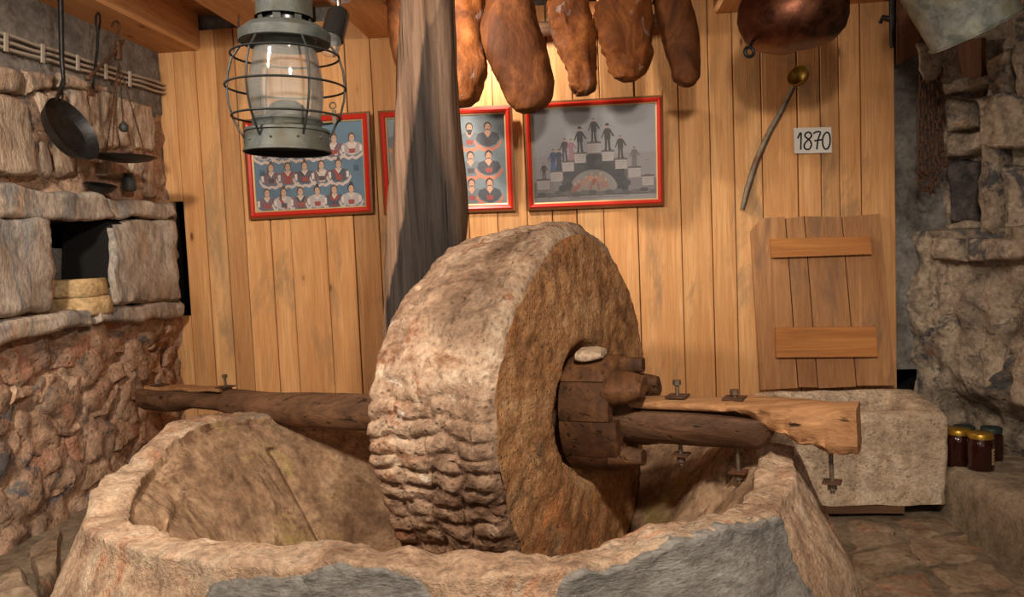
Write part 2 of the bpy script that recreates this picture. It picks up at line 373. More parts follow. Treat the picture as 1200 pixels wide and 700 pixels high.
# ================================================================== STRUCTURE
# ---------------- floor
BC = V((-.47, 2.45, 0))
def floor_z(x, y):
    return .21*sstep(-1.45, -1.95, x)+.012*fbm((x, y, 0), 4, 2.2) if x < -1.2 else .010*fbm((x, y, 0), 4, 2.2)
fl = MB(); fl.grid(lambda u, v: V((-2.7+5.2*u, -1.2+5.2*v, floor_z(-2.7+5.2*u, -1.2+5.2*v)-.012)), 90, 90)
floor = struct(fl.build('floor', M['floor'], origin=(0,0,0)))
flags = [[(985,611),(1044,609),(1058,636),(996,646)], [(1047,609),(1108,606),(1128,622),(1062,636)], [(998,650),(1058,640),(1076,664),(1006,686)],
    [(1064,640),(1130,626),(1158,652),(1080,664)], [(1008,690),(1076,668),(1098,698),(1012,722)], [(1082,668),(1160,656),(1198,688),(1106,700)],
    [(1014,726),(1098,702),(1130,740),(1020,760)], [(1104,704),(1198,692),(1260,740),(1136,744)]]
for k, q in enumerate(flags):
    b = MB(); b.slab([P(x, y, Z=-.004) for x, y in q], (0,0,-.05), 12, 12, .016, k+3, .006, .05, 7); b.build('flagstone', M['flag'], floor)
for k, q in enumerate([[(-60,668),(24,648),(44,690),(-60,716)], [(30,646),(72,616),(66,664),(48,686)], [(-60,722),(46,696),(62,760),(-60,780)]]):
    b = MB(); b.slab([P(x, y, Z=.21) for x, y in q], (0,0,-.1), 10, 10, .03, k+23, .02, .03, 6); b.build('flagstone', M['flag'], floor)

# ---------------- back wall with its planks
def hole(x, z): return (-2.2 < x < -1.96 and .88 < z < 1.53) or (1.38 < x < 1.53 and .40 < z < .525)
bw = MB(); bw.grid(lambda u, v: V((-2.6+5.0*u, 3.87+.006*fbm((u*5, 0, v*2.6), 4, 4)+(.35 if hole(-2.6+5.0*u, -.05+2.55*v) else 0), -.05+2.55*v)), 200, 100)
wall_back = struct(bw.build('wall_back', [M['plaster'], M['soot_and_shade']], origin=(0,0,0)))
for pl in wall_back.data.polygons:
    if pl.center.y > 3.90: pl.material_index = 1  # shade of the deep gaps put into the colour as black
EDGES = [184,206,231,255,277,307,331,373,406,436,470,505,543,577,612,642,671,703,743,794.5,831,859,892,934,961,983,1008,1050]
xs = [P(e, 110, Y=3.8).x for e in EDGES]
xs[-1] = 1.405
for k in range(len(xs)-1):
    rows = [(.03, 2.34)]
    if k == 0: rows = [(.03, .915), (1.50, 2.34)]
    x0, x1 = xs[k]+.0018, xs[k+1]-.0018
    if k == 0: x0 = -2.145
    for z0, z1 in rows:
        d = random.uniform(-.004, .004); s1, s2 = random.uniform(-.002, .002), random.uniform(-.002, .002); b = MB()
        f, e = 3.80+d, .003
        a = [(x0, f+e, z0), (x0+e, f, z0), (x1-e+s1, f, z0), (x1+s1, f+e, z0), (x1+s1, 3.855, z0), (x0, 3.855, z0)]
        c = [(x0+s2, f+e, z1), (x0+e+s2, f, z1), (x1-e, f, z1), (x1, f+e, z1), (x1, 3.855, z1), (x0+s2, 3.855, z1)]
        b.add(a+c, [(i, (i+1) % 6, (i+1) % 6+6, i+6) for i in range(6)]+[tuple(range(6)), tuple(range(11, 5, -1))])
        b.build('plank', M['plank'], wall_back, smooth=False)

# ---------------- ceiling with beams and boards
cb = MB(); cb.box((-2.7, -1.2, 2.46), (2.6, 3.95, 2.5)); ceiling = struct(cb.build('ceiling', M['board'], origin=(0,0,0), smooth=False))
y = -1.2; k = 0
while y < 3.9:
    b = MB(); b.box((-2.7, y+.003, 2.43+random.uniform(-.003, .003)), (2.6, min(y+.167, 3.95), 2.458)); b.build('board', M['board'], ceiling, smooth=False); y += .17
for x0, x1 in [(-2.15,-1.91), (-1.57,-1.33), (-1.06,-.82), (-.5,-.28), (.06,.28), (.6,.84), (1.12,1.37), (1.7,1.94)]:
    b = MB(); e = .012
    pr = [(x0+e, 2.242), (x1-e, 2.242), (x1, 2.242+e), (x1, 2.43), (x0, 2.43), (x0, 2.242+e)]
    b.loft([[V((x, -1.2, z)) for x, z in pr], [V((x, 3.795, z)) for x, z in pr]]); b.build('beam', M['beam'], ceiling, smooth=False)

# ---------------- left wall
def rock(p, s=6.0, joint=.03, seed=0):
    q = V(p)*s+V((seed, seed, seed)); q = q+noise.noise_vector(q*1.7)*.25
    d, _ = noise.voronoi(q); e = d[1]-d[0]
    return joint*sstep(0, .22, e)
NICHE = (2.97, 3.42, .955, 1.41)
def left_fn(u, v):
    Y = .2+3.64*u; z = -.05+2.55*v
    p = V((0, Y, z))
    if z > 1.93:
        d = .004*fbm(p, 4, 6)
        return V((-2.13+d, Y, z))
    x = -2.14
    if z < .96: x = -2.12
    x += rock(p, 5.0, .022)+.034*fbm(p, 6, 5.0)-.012
    if NICHE[0]-.04 < Y < NICHE[1]+.06 and NICHE[2] < z < NICHE[3]+.03: x = -2.5
    return V((x, Y, z))
b = MB(); b.grid(left_fn, 230, 170)
wall_left = struct(b.build('wall_left', M['rubble'], origin=(0,0,0)))
for i, pl in enumerate(wall_left.data.polygons):
    pass
wall_left.data.materials.append(M['plaster']); wall_left.data.materials.append(M['soot_and_shade'])
for pl in wall_left.data.polygons:
    c = pl.center
    if c.z > 1.915+.03*fbm((c.y, 0, 0), 3, 3): pl.material_index = 1
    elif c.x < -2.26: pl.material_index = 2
def lq(q, X): return [P(x, y, X=X) for x, y in q]
# oven block: the dressed slabs round the niche
oven = [('stone', [(-130,196),(122,229),(138,257),(-130,254)]), ('stone', [(123,230),(207,240),(209,254),(139,257)]),
        ('stone', [(-130,256),(64,255),(71,362),(-130,398)]), ('stone', [(134,258),(208,256),(214,351),(135,357)]),
        ('stone', [(-130,400),(112,363),(116,380),(-130,438)]), ('stone', [(114,362),(215,353),(215,372),(118,380)])]
for k, (nm, q) in enumerate(oven):
    b = MB(); b.slab(lq(q, -2.05), (-.24,0,0), 26, 18, .020, k+40, .025, .02, 7, 3); o = b.build(nm, [M['oven'], M['soot_and_shade']], wall_left)
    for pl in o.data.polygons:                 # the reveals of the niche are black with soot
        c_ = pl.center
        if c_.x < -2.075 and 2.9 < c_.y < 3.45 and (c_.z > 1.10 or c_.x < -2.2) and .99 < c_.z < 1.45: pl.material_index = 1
# upper split rock
upper = [[(-60,100),(40,118),(50,204),(-60,205)], [(42,108),(60,112),(64,208),(52,206)], [(62,104),(82,106),(86,208),(66,208)], [(84,100),(104,106),(106,150),(88,148)],
    [(88,150),(106,152),(106,205),(90,205)], [(106,104),(122,108),(120,178),(108,176)], [(122,106),(142,112),(140,172),(124,176)], [(142,112),(158,116),(158,176),(142,170)],
    [(158,118),(178,122),(180,176),(160,176)], [(128,180),(150,184),(148,206),(130,206)], [(152,184),(170,186),(168,222),(152,218)], [(168,184),(184,186),(186,232),(170,228)],
    [(-60,66),(30,80),(36,112),(-60,94)], [(32,84),(70,88),(70,106),(36,110)], [(74,84),(130,98),(128,106),(76,102)]]
for k, q in enumerate(upper):
    b = MB(); b.slab(lq(q, -2.09-.02*random.random()), (-.14,0,0), 10, 12, .022, k+70, .022, .02, 8); b.build('stone', M['pale_rock'], wall_left)
# lower rubble stones
random.seed(21); k = 0; zz = .27
while zz < .93:
    hh = random.uniform(.09, .15); yy = 2.2+random.uniform(0, .1)
    while yy < 3.72:
        ww = random.uniform(.10, .26)
        if random.random() < .8 and zz+hh < .95:
            q = [V((-2.115+random.uniform(-.02, .012), a, c)) for a, c in ((yy, zz), (min(yy+ww, 3.74), zz+random.uniform(-.02, .02)), (min(yy+ww, 3.74), zz+hh), (yy, zz+hh-random.uniform(-.01, .02)))]
            b = MB(); b.slab(q, (-.12,0,0), 12, 10, .022, k+110, .012, .045, 9); b.build('stone', M['rubble_stone'], wall_left)
        yy += ww+.012; k += 1
    zz += hh+.01

# ---------------- right wall
RT0, RT1 = V((1.50, 3.84)), V((1.86, 3.2)); RDIR = (RT1-RT0).normalized(); RN = V((-RDIR.y*-1, 0)) if False else V((RDIR.y, -RDIR.x))
RN3 = V((RN.x, RN.y, 0)); RP0 = V((1.50, 3.84, 0))
if RN3.x > 0: RN3 = -RN3
def right_plan(s):
    pts = [(1.50, 3.86), (1.86, 3.2), (1.93, 2.4), (1.95, .2)]
    L = [0]
    for a, c in zip(pts, pts[1:]): L.append(L[-1]+math.dist(a, c))
    d = s*L[-1]
    for i in range(3):
        if d <= L[i+1] or i == 2:
            t = (d-L[i])/(L[i+1]-L[i]); return V((pts[i][0]*(1-t)+pts[i+1][0]*t, pts[i][1]*(1-t)+pts[i+1][1]*t, 0)), d
def right_fn(u, v):
    p, d = right_plan(u**1.6); z = -.05+2.55*v; p.z = z
    n = RN3*(1-sstep(.6, 1.0, d))+V((-1, 0, 0))*sstep(.6, 1.0, d)
    o = .06*fbm(V((p.x, p.y, p.z*.55)), 6, 5.0)+.03*fbm(p+V((4,4,4)), 5, 12)+.01
    if z < .5: o -= .16*sstep(.52, .34, z)*sstep(.03, .14, d)
    if z > 1.2: o -= .14
    return p+n*o
b = MB(); b.grid(right_fn, 150, 150); wall_right = struct(b.build('wall_right', M['right_rock'], origin=(0,0,0)))
def rq(q, off): return [PN(x, y, RP0+RN3*off, RN3) for x, y in q]
rstones = [([(1082,280),(1126,281),(1128,304),(1084,306)], .10, .14), ([(1127,281),(1210,279),(1212,302),(1129,305)], .09, .14), 
    ([(1147,168),(1165,172),(1164,279),(1146,279)], -.02, .14), ([(1166,192),(1215,200),(1215,279),(1166,279)], -.07, .08),
    ([(1108,184),(1145,188),(1144,262),(1110,262)], -.10, .06), ([(1108,262),(1145,260),(1146,279),(1106,279)], -.06, .06),
    ([(1104,116),(1139,120),(1142,150),(1106,155)], -.01, .12), ([(1106,157),(1146,152),(1147,172),(1108,186)], -.01, .12),
    ([(1104,92),(1150,86),(1152,98),(1106,110)], .0, .12), ([(1142,116),(1215,100),(1215,176),(1148,170)], -.02, .12), ([(1152,66),(1186,60),(1190,112),(1150,116)], -.04, .1), 
    ([(1188,20),(1225,16),(1225,112),(1190,114)], .0, .1),
    ([(1146,408),(1172,392),(1178,436),(1152,462)], .02, .1), ([(1182,436),(1225,420),(1225,490),(1176,478)], .045, .14)]
for k, (q, off, t) in enumerate(rstones):
    b = MB(); b.slab(rq(q, off), -RN3*t, 12, 12, .028, k+200, .022, .02, 8); b.build('stone', M['dark_stone'] if off == -.10 else M['right_rock'], wall_right)
b = MB(); b.hexa(rq([(1106,50),(1150,44),(1150,90),(1106,94)], -.06), -RN3*.03); b.build('board', M['brown_board'], wall_right, smooth=False)
b = MB(); b.slab([P(x, y, Y=3.50) for x, y in ((1071,50),(1087,50),(1093,84),(1077,96))], (.16,.10,0), 12, 12, .02, 333, .03, .006, 12); b.build('stone', M['right_rock'], wall_right)['label'] = 'pale stone peg that carries the chain'
# brown board closing the corner above the plaster
b = MB(); b.hexa([P(x, y, Y=3.79) for x, y in ((1051,-20),(1078,-20),(1078,62),(1051,76))], (0,.03,0)); b.build('board', M['brown_board'], wall_back, smooth=False)
# iron bar in the corner
b = MB(); b.tube([P(1046, y, Y=3.76) for y in (-30, 20, 55)], [.016,.016,.013], 8); b.tube([P(1046,22,Y=3.76), P(1034,20,Y=3.77), P(1032,26,Y=3.79)], .01, 6)
tag(b.build('iron_bar', M['iron']), 'black iron bar standing in the corner at the right end of the planks', 'bar')

# ---------------- bench along the right wall
b = MB(); b.slab([(1.445,3.80,.17),(1.435,2.0,.32),(2.1,2.0,.32),(2.1,3.80,.17)], (0,0,-.34), 26, 14, .010, 301, .035, .012, 4, 4)
tag(b.build('stone_bench', M['concrete']), 'low rendered stone bench along the right wall with jars on it', 'bench')

# ================================================================== OBJECTS
# ---------------- stone basin
CREST = [(913,533),(905,560),(870,590),(850,598),(800,603),(740,620),(700,637),(680,645),(600,643),(540,645),(522,649),(515,651),(508,648),(480,641),
         (400,634),(300,632),(200,620),(150,600),(130,578),(150,545),(200,500),(235,487)]
RT_IN = [(0,.97),(330,.97),(340,.97)]
def crest_pt(px, py, r):
    lo = None
    for i in range(400):                       # walk along the sight line to the cylinder of radius r (near side, or far side for the left end)
        z = .42+.55*i/400; p = P(px, py, Z=z); d = (p-BC); d.z = 0
        g = d.length-r
        if lo is not None and lo*g <= 0: return p
        lo = g
    return P(px, py, Z=.6)
tabz = []
for px, py in CREST:
    r = .95 if 140 < px < 905 else 1.0
    if px in (150, 200, 235) and py < 560: r = 1.03
    p = crest_pt(px, py, r); th = math.degrees(math.atan2(p.y-BC.y, p.x-BC.x)) % 360
    tabz.append((th, p.z))
tabz += [(352,.600),(0,.640),(7,.630),(18,.55),(45,.50),(90,.475),(130,.515)]; tabz.sort(); tabz.append((360,.640))
def rim_z(th): return lerp_tab(tabz, th % 360)
def cxy(th, r): return V((BC.x+r*math.cos(math.radians(th)), BC.y+r*math.sin(math.radians(th)), 0))
def basin_pt(th, s):
    """s 0..1 outer wall from the floor up, 1..2 over the rim, 2..3 down the inner cone, 3..4 bottom"""
    zr = rim_z(th)
    if s <= 1:
        z = (zr-.035)*s; r = 1.055+.20*(1-s)**1.1+.03*math.sin(s*math.pi)
    elif s <= 2:
        a = (s-1)*math.pi; r = 1.00+.055*math.copysign(abs(math.cos(a))**.42, math.cos(a)); z = zr-.035+.035*max(0, math.sin(a))**.32
    elif s <= 3:
        t = s-2; r = .945-.36*t**.85; z = zr-.035-(zr-.035-.10)*t
    else: t = s-3; r = .585*(1-t); z = .10-.02*t
    p = cxy(th, r); p.z = z
    n = cxy(th, 1)-BC
    if s < 2.2:
        q = p; k = 1-.75*max(0, s-1)
        d = .020*fbm(q, 3, 3.2)+.007*fbm(q+V((5,5,5)), 4, 14)
        p = p+n*d*(1 if s < 2 else .5)
        if .9 < s < 2.15:
            p.z -= .030*max(0, fbm(q+V((2,7,1)), 4, 7)-.22)
            p.z += .010*fbm(q, 3, 9)+.009*fbm(q, 4, 24)
    else:
        p = p+n*(.010*fbm(p, 4, 3.5)+.004*fbm(p, 3, 12))
        # the stones of the cone meet in slight ridges
        ph = (th*7/360) % 1; e = min(ph, 1-ph)*2*math.pi*.8/7
        p = p-n*(.022*max(0, 1-e/.03))*-1
    return p
NTH = 420
ss = [i/26 for i in range(26)]+[1+i/14 for i in range(14)]+[2+i/34 for i in range(34)]+[3+i/6 for i in range(7)]
bas = thing('stone_basin', BC, 'huge round stone basin with a ragged rim holding the upright millstone', 'basin')
mb = MB(); n = len(ss)
vs = [basin_pt(360*i/NTH, s) for i in range(NTH) for s in ss]
fs = []; mi = []
for i in range(NTH):
    for j in range(n-1):
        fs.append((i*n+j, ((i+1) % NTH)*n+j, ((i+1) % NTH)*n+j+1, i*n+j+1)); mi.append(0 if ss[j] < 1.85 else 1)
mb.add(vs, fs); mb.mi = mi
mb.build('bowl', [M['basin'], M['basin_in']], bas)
# coats of grey mortar over the outside
def patch(th0, th1, lo, hi, seed):
    b = MB(); nu, nv = 90, 36; keep = {}; vs = []
    for j in range(nv+1):
        for i in range(nu+1):
            th = th0+(th1-th0)*i/nu; s0, s1 = lo(th), hi(th); s = s0+(s1-s0)*j/nv
            e = min(i/nu*(th1-th0)/6, (nu-i)/nu*(th1-th0)/6, (nv-j)/nv*5, 1)
            p = basin_pt(th, s); n_ = (cxy(th, 1)-BC)
            th_j = .25*fbm(p, 3, 9)
            k = sstep(0, .35, e+th_j-.18)
            st = .006*fbm(V((th*.35, p.z*55+th*.9, seed)), 3, 1.0)
            vs.append(p+n_*(-.012+(.024+st)*k))
    fs = [(j*(nu+1)+i, j*(nu+1)+i+1, (j+1)*(nu+1)+i+1, (j+1)*(nu+1)+i) for j in range(nv) for i in range(nu)]
    b.add(vs, fs); o = b.build('mortar_patch', M['mortar'], bas); o['label'] = 'grey mortar smeared over the outside of the rim'
patch(251.5, 280, lambda t: .5, lambda t: lerp_tab([(251,1.02),(262,1.06),(272,1.16),(280,1.02)], t), 1)
patch(280.5, 330, lambda t: .3, lambda t: lerp_tab([(280,.80),(285,.92),(290,1.0),(294,1.16),(300,1.3),(318,1.36),(325,1.3),(330,.95)], t), 2)

# ---------------- millstone
AX = V((.924, -.382, .03)).normalized(); WC = V((-.212, 2.50, .665)); WR, WW = .595, .385
E2 = AX.cross(V((0,0,1))).normalized(); E3 = E2.cross(AX).normalized()      # E2 towards the camera side or away, E3 up
if E2.y > 0: E2 = -E2
def wpt(ang, r, t): return WC+AX*t+(E2*math.cos(ang)+E3*math.sin(ang))*r
ms = thing('millstone', WC-V((0,0,.6)), 'big upright millstone with a cracked tread standing in the basin', 'millstone')
def tread_r(ang, t):
    # worn round: flatter towards the left shoulder
    r = WR+.012*math.sin(ang*3+1)+.010*math.sin(ang*5)
    r -= .030*sstep(.02, -.22, t)*max(0, math.sin(ang))**1.0
    return r
def crack(ang, t):
    c = ang*WR
    q = V((c/.050+.35*fbm(V((c*3, t*7, 3)), 3, 1.5), t/.15+.40*fbm(V((t*6, c*5, 8)), 3, 1.5), 0))
    d, _ = noise.voronoi(q); e = (d[1]-d[0])*.8
    low = sstep(.55, .10, math.sin(ang))
    row = c/.050+.42*fbm(V((c*2, t*5, 3)), 4, 2.0); fr_ = row-math.floor(row); ir = math.floor(row)
    col = t/.095+random_row(ir)*.5+.30*fbm(V((t*5, c*6, 8)), 3, 2); fc = col-math.floor(col)
    e2 = min(min(fr_, 1-fr_)*1.0, min(fc, 1-fc)*2.2)
    k = (1-sstep(0, .30, e))*(1-low)+(1-sstep(0, .30, e2))*low
    amt = .20+.80*low; amt *= .40+.9*max(0, min(1, .55+1.1*fbm(V((c, t, 1)), 3, 5)))
    return amt*k
def random_row(i): return (math.sin(i*12.9898)*43758.5453) % 1
mb = MB(); NA, NT_ = 560, 70
prof = []                                  # (kind, value) round the section: inner bore, left face, tread, right face
for i in range(10): prof.append(('L', i/10))
for i in range(NT_): prof.append(('T', i/NT_))
for i in range(31): prof.append(('R', i/30))
rings = []
for a in range(NA):
    ang = 2*math.pi*a/NA; ring = []
    for kd, x in prof:
        if kd == 'T':
            t = -WW/2+WW*x; e = min(x, 1-x)*WW; rr = tread_r(ang, t)
            rd = .026+.030*x; k = max(0, 1-e/rd); rr -= rd*.8*(1-math.sqrt(max(0, 1-k*k)))
            p = wpt(ang, rr, t); q = p-WC
            d = .014*fbm(q, 4, 5)+.009*fbm(q, 5, 18)-.014*crack(ang, t)
            ring.append(wpt(ang, rr+d, t))
        elif kd == 'L':
            r = .17+(tread_r(ang, -WW/2)-.03-.17)*x; p = wpt(ang, r, -WW/2); ring.append(wpt(ang, r, -WW/2-.012*fbm(p, 4, 6)))
        else:
            r = tread_r(ang, WW/2)-.040-(tread_r(ang, WW/2)-.040-.17)*x; p = wpt(ang, r, WW/2)
            ring.append(wpt(ang, r, WW/2+.012*fbm(p, 4, 4)+.007*fbm(p, 4, 18)-.02*sstep(.35, 0, x)*0-.05*sstep(.24, .185, r)))
    rings.append(ring)
n = len(prof); vs = [p for r in rings for p in r]; fs = []; mi = []
for a in range(NA):
    b_ = (a+1) % NA
    for j in range(n):
        k = (j+1) % n; fs.append((a*n+j, b_*n+j, b_*n+k, a*n+k)); mi.append(0 if prof[j][0] == 'T' else 1)
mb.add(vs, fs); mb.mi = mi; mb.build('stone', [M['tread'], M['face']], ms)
# wooden hub: wedge blocks packed round the axle, plus two dogs and a lump
hub = thing  # (parts below hang on the millstone)
NB = 8; random.seed(4); HO = .02
for k in range(NB):
    a0, a1 = 2*math.pi*k/NB+.010, 2*math.pi*(k+1)/NB-.010; R1 = .186+random.uniform(-.006, .004); h0 = WW/2-.04; h1 = WW/2+.125+random.uniform(-.012, .015)
    def sec(h, sh):
        pts = []
        for i in range(7): a = a0+(a1-a0)*i/6; pts.append(wpt(a, (R1-sh-(.003 if i in (0, 6) else 0))*(1-.20*math.cos(a)**2), h)-E2*HO)
        for i in range(6, -1, -1): a = a0+(a1-a0)*i/6; pts.append(wpt(a, .0785, h))
        return pts
    b = MB(); b.loft([sec(h0, 0), sec(h1-.012, 0), sec(h1, .012)]); b.build('hub_block', M['hubwood'], ms)
def wblock(name, a, r, h0, h1, wa, wr, mt, seed, lab=None, taper=.7):
    b = MB(); ca, sa = math.cos(a), math.sin(a)
    er = E2*ca+E3*sa; et = E3*ca-E2*sa
    rings = []
    for i in range(6):
        t = i/5; h = h0+(h1-h0)*t; k = 1-(1-taper)*t*t; c = WC+AX*h+er*r; rg = []
        for q in range(16):
            an = 2*math.pi*q/16; ex = 2/3.2
            x = math.copysign(abs(math.cos(an))**ex, math.cos(an))*wr*k; y = math.copysign(abs(math.sin(an))**ex, math.sin(an))*wa*k
            p = c+er*x+et*y; rg.append(p+(er+et)*.006*fbm(p+V((seed,0,0)), 3, 14))
        rings.append(rg)
    b.loft(rings); o = b.build(name, mt, ms)
    if lab: o['label'] = lab
# angles: 0 = towards E2 (camera side), 90 deg = up
wblock('wedge', math.radians(55), .118, WW/2+.10, WW/2+.215, .055, .036, M['hubwood'], 1)
wblock('wedge', math.radians(-62), .128, WW/2+.10, WW/2+.20, .034, .032, M['hubwood'], 2)
wblock('wedge', math.radians(100), .150, WW/2+.10, WW/2+.185, .024, .030, M['hubwood'], 3)
wblock('wedge', math.radians(150), .135, WW/2+.10, WW/2+.20, .045, .030, M['hubwood'], 5)
wblock('wedge', math.radians(215), .135, WW/2+.10, WW/2+.20, .045, .034, M['dark_wood'], 6)
wblock('stone_chip', math.radians(78), .196, WW/2+.005, WW/2+.085, .036, .014, M['trough'], 4, 'pale stone chip jammed on top of the hub')

# ---------------- mill shaft
SL, SR = V((-2.035, 3.31, .590)), V((.695, 2.150, .680)); SD = (SR-SL); SLEN = SD.length; SD.normalize()
ST = SD.cross(V((0,0,1))).normalized(); SU = ST.cross(SD).normalized()
def sp(t): return SL+SD*t
tc = (WC-SL).dot(SD)
def s_at_px(px):                            # distance along the shaft that stands at pixel column px
    best = 0
    for i in range(600):
        t = SLEN*i/600; v = sp(t)-CAM; x = 600+FPX*v.dot(RT)/v.dot(FW)
        if x <= px: best = t
    return best
def bend(t): return .024*sstep(.2, .9, t)*sstep(tc+.15, tc-.35, t)
shaft = thing('mill_shaft', sp(SLEN/2)-V((0,0,.08)), 'dark round wooden shaft running through the millstone with iron bolts', 'shaft')
t_end = s_at_px(908); t_flat = s_at_px(742); t_n0, t_n1 = s_at_px(205), s_at_px(262)
b = MB(); rings = []; NS = 150
for i in range(NS+1):
    t = t_end*i/NS; c = sp(t)-SU*bend(t); rg = []
    r0 = lerp_tab([(0,.056),(.25,.060),(.8,.062),(1.15,.070),(tc,.072),(tc+.4,.074),(t_flat,.076),(t_end-.03,.075),(t_end,.035)], t)
    if i == 0: r0 *= .93
    for q in range(28):
        an = 2*math.pi*q/28; x, z = math.cos(an), math.sin(an)
        p = c+ST*x*r0+SU*z*r0; rr = r0*(1+.07*fbm(V((t*1.6, an*.7 if False else x*1.4, z*1.4)), 4, 2.2))
        zz = z*rr
        if t > t_flat: zz = min(zz, .030-.012*sstep(t_end-.25, t_end, t)*1)
        if t < s_at_px(268): zz = min(zz, .040)
        if t_n0 < t < t_n1+.1 and z < 0:        # notch cut out of the underside
            k = sstep(t_n0, (t_n0+t_n1)/2, t)*sstep(t_n1+.1, t_n1, t); zz *= 1-.42*k
        xx = x*rr
        rg.append(c+ST*xx+SU*zz)
    rings.append(rg)
b.loft(rings); b.build('log', M['dark_wood'], shaft)
# pale repair timber: a strip over the log that thickens into the broken end
t0 = s_at_px(738)
b = MB(); rings = []; NS = 90
for i in range(NS+1):
    t = t0+(SLEN-t0)*i/NS; c = sp(t); px = lerp_tab([(t0,738),(t_flat,742),(s_at_px(800),800),(s_at_px(860),860),(s_at_px(900),900),(s_at_px(950),950),(SLEN,1012)], t)
    top = .062+.004*fbm(V((t*4,0,0)), 3, 2); bot = lerp_tab([(738,.034),(850,.034),(882,.030),(900,-.004),(925,-.028),(948,-.055),(975,-.072),(1012,-.070)], px)
    hw = lerp_tab([(738,.04),(770,.058),(900,.064),(1012,.062)], px); bot += .012*fbm(V((t*9,2,0)), 3, 2) if px > 860 else 0
    if px > 935: bot = max(bot, -.085)
    rg = []
    for q in range(24):
        an = 2*math.pi*q/24; ex = .55
        x = math.copysign(abs(math.cos(an))**ex, math.cos(an))*hw; z = math.copysign(abs(math.sin(an))**ex, math.sin(an))
        zz = (top+bot)/2+z*(top-bot)/2
        p = c+ST*x+SU*zz; gouge = .020*fbm(V((t*5, zz*34, x*8)), 5, 1.3) if px > 850 else .003*fbm(V((t*5, zz*40, 0)), 3, 1)
        rg.append(p+ST*gouge*(1 if x > 0 else -1)+SU*gouge*.4)
    rings.append(rg)
b.loft(rings); o = b.build('repair_timber', M['pale_wood'], shaft); o['label'] = 'pale split timber spliced on the right end'
ta, tb = s_at_px(178), s_at_px(266)
b = MB(); b.loft([[sp(t)+ST*x+SU*(z+.003*math.sin(t*30)) for x, z in ((-.035,.041),(.035,.041),(.033,.054),(-.033,.054))] for t in [ta+(tb-ta)*i/8 for i in range(9)]])
o = b.build('repair_strip', M['pale_wood'], shaft); o['label'] = 'thin pale board on top of the left end'
# bolts
def bolt(px, top, drop, head, plate=True):
    t = s_at_px(px); c = sp(t); mt = M['bolt']; r = .0062
    b = MB(); b.tube([c-SU*drop, c+SU*(top+head)], r, 8); o = b.build('bolt', mt, shaft)
    for z in ([top+head] if head > 0 else [])+[-(drop-.010)]:
        n_ = MB(); n_.lathe([(0,0),(.0125,0),(.0125,.015),(0,.015)], c+SU*z, 6, SU); n_.build('nut', mt, o, smooth=False)
    for z in ([top] if head > 0 and plate else [])+([-(drop-.030)] if drop > .1 else []):
        e = .030 if z > 0 else .024; w_ = MB(); cc = c+SU*z
        w_.hexa([cc+SD*a*e+ST*bb*e for a, bb in ((-1,-1),(1,-1),(1,1),(-1,1))], SU*.005); w_.build('washer_plate', M['rusty'], o, smooth=False)
bolt(797, .067, .140, .036); bolt(864, .066, .180, .012); bolt(974, .050, .190, 0)
bolt(266, .055, .115, .040); bolt(189, .055, .058, .012)

# ---------------- standing post
b = MB(); rings = []
pk = [(2.30,-.512,.080),(2.05,-.522,.081),(1.70,-.543,.100),(1.36,-.562,.136),(1.15,-.585,.142),(.91,-.606,.138),(.74,-.585,.115),(.6,-.575,.105),(.095,-.57,.105)]
for i in range(61):
    z = 2.238-(2.238-.095)*i/60
    xs_ = sorted([(-a, x, h) for a, x, h in pk]); cx = lerp_tab([(a, x) for a, x, h in xs_], -z); hw = lerp_tab([(a, h) for a, x, h in xs_], -z)
    rg = []
    for q in range(40):
        an = 2*math.pi*q/40+.01; ex = .42
        x = math.copysign(abs(math.cos(an))**ex, math.cos(an))*hw; yv = math.copysign(abs(math.sin(an))**ex, math.sin(an))*.085
        p = V((cx+x, 2.68+yv, z)); nrm = V((x, yv, 0)).normalized()
        rg.append(p+nrm*(.010*fbm(V((p.x*3, p.y*3, p.z*.9)), 4, 2.5)+.006*fbm(V((p.x*9, p.y*9, p.z*.8)), 3, 4)))
    rings.append(rg)
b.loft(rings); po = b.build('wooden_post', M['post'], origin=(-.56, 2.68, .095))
tag(po, 'thick weathered timber post with a charred right side behind the millstone', 'post')

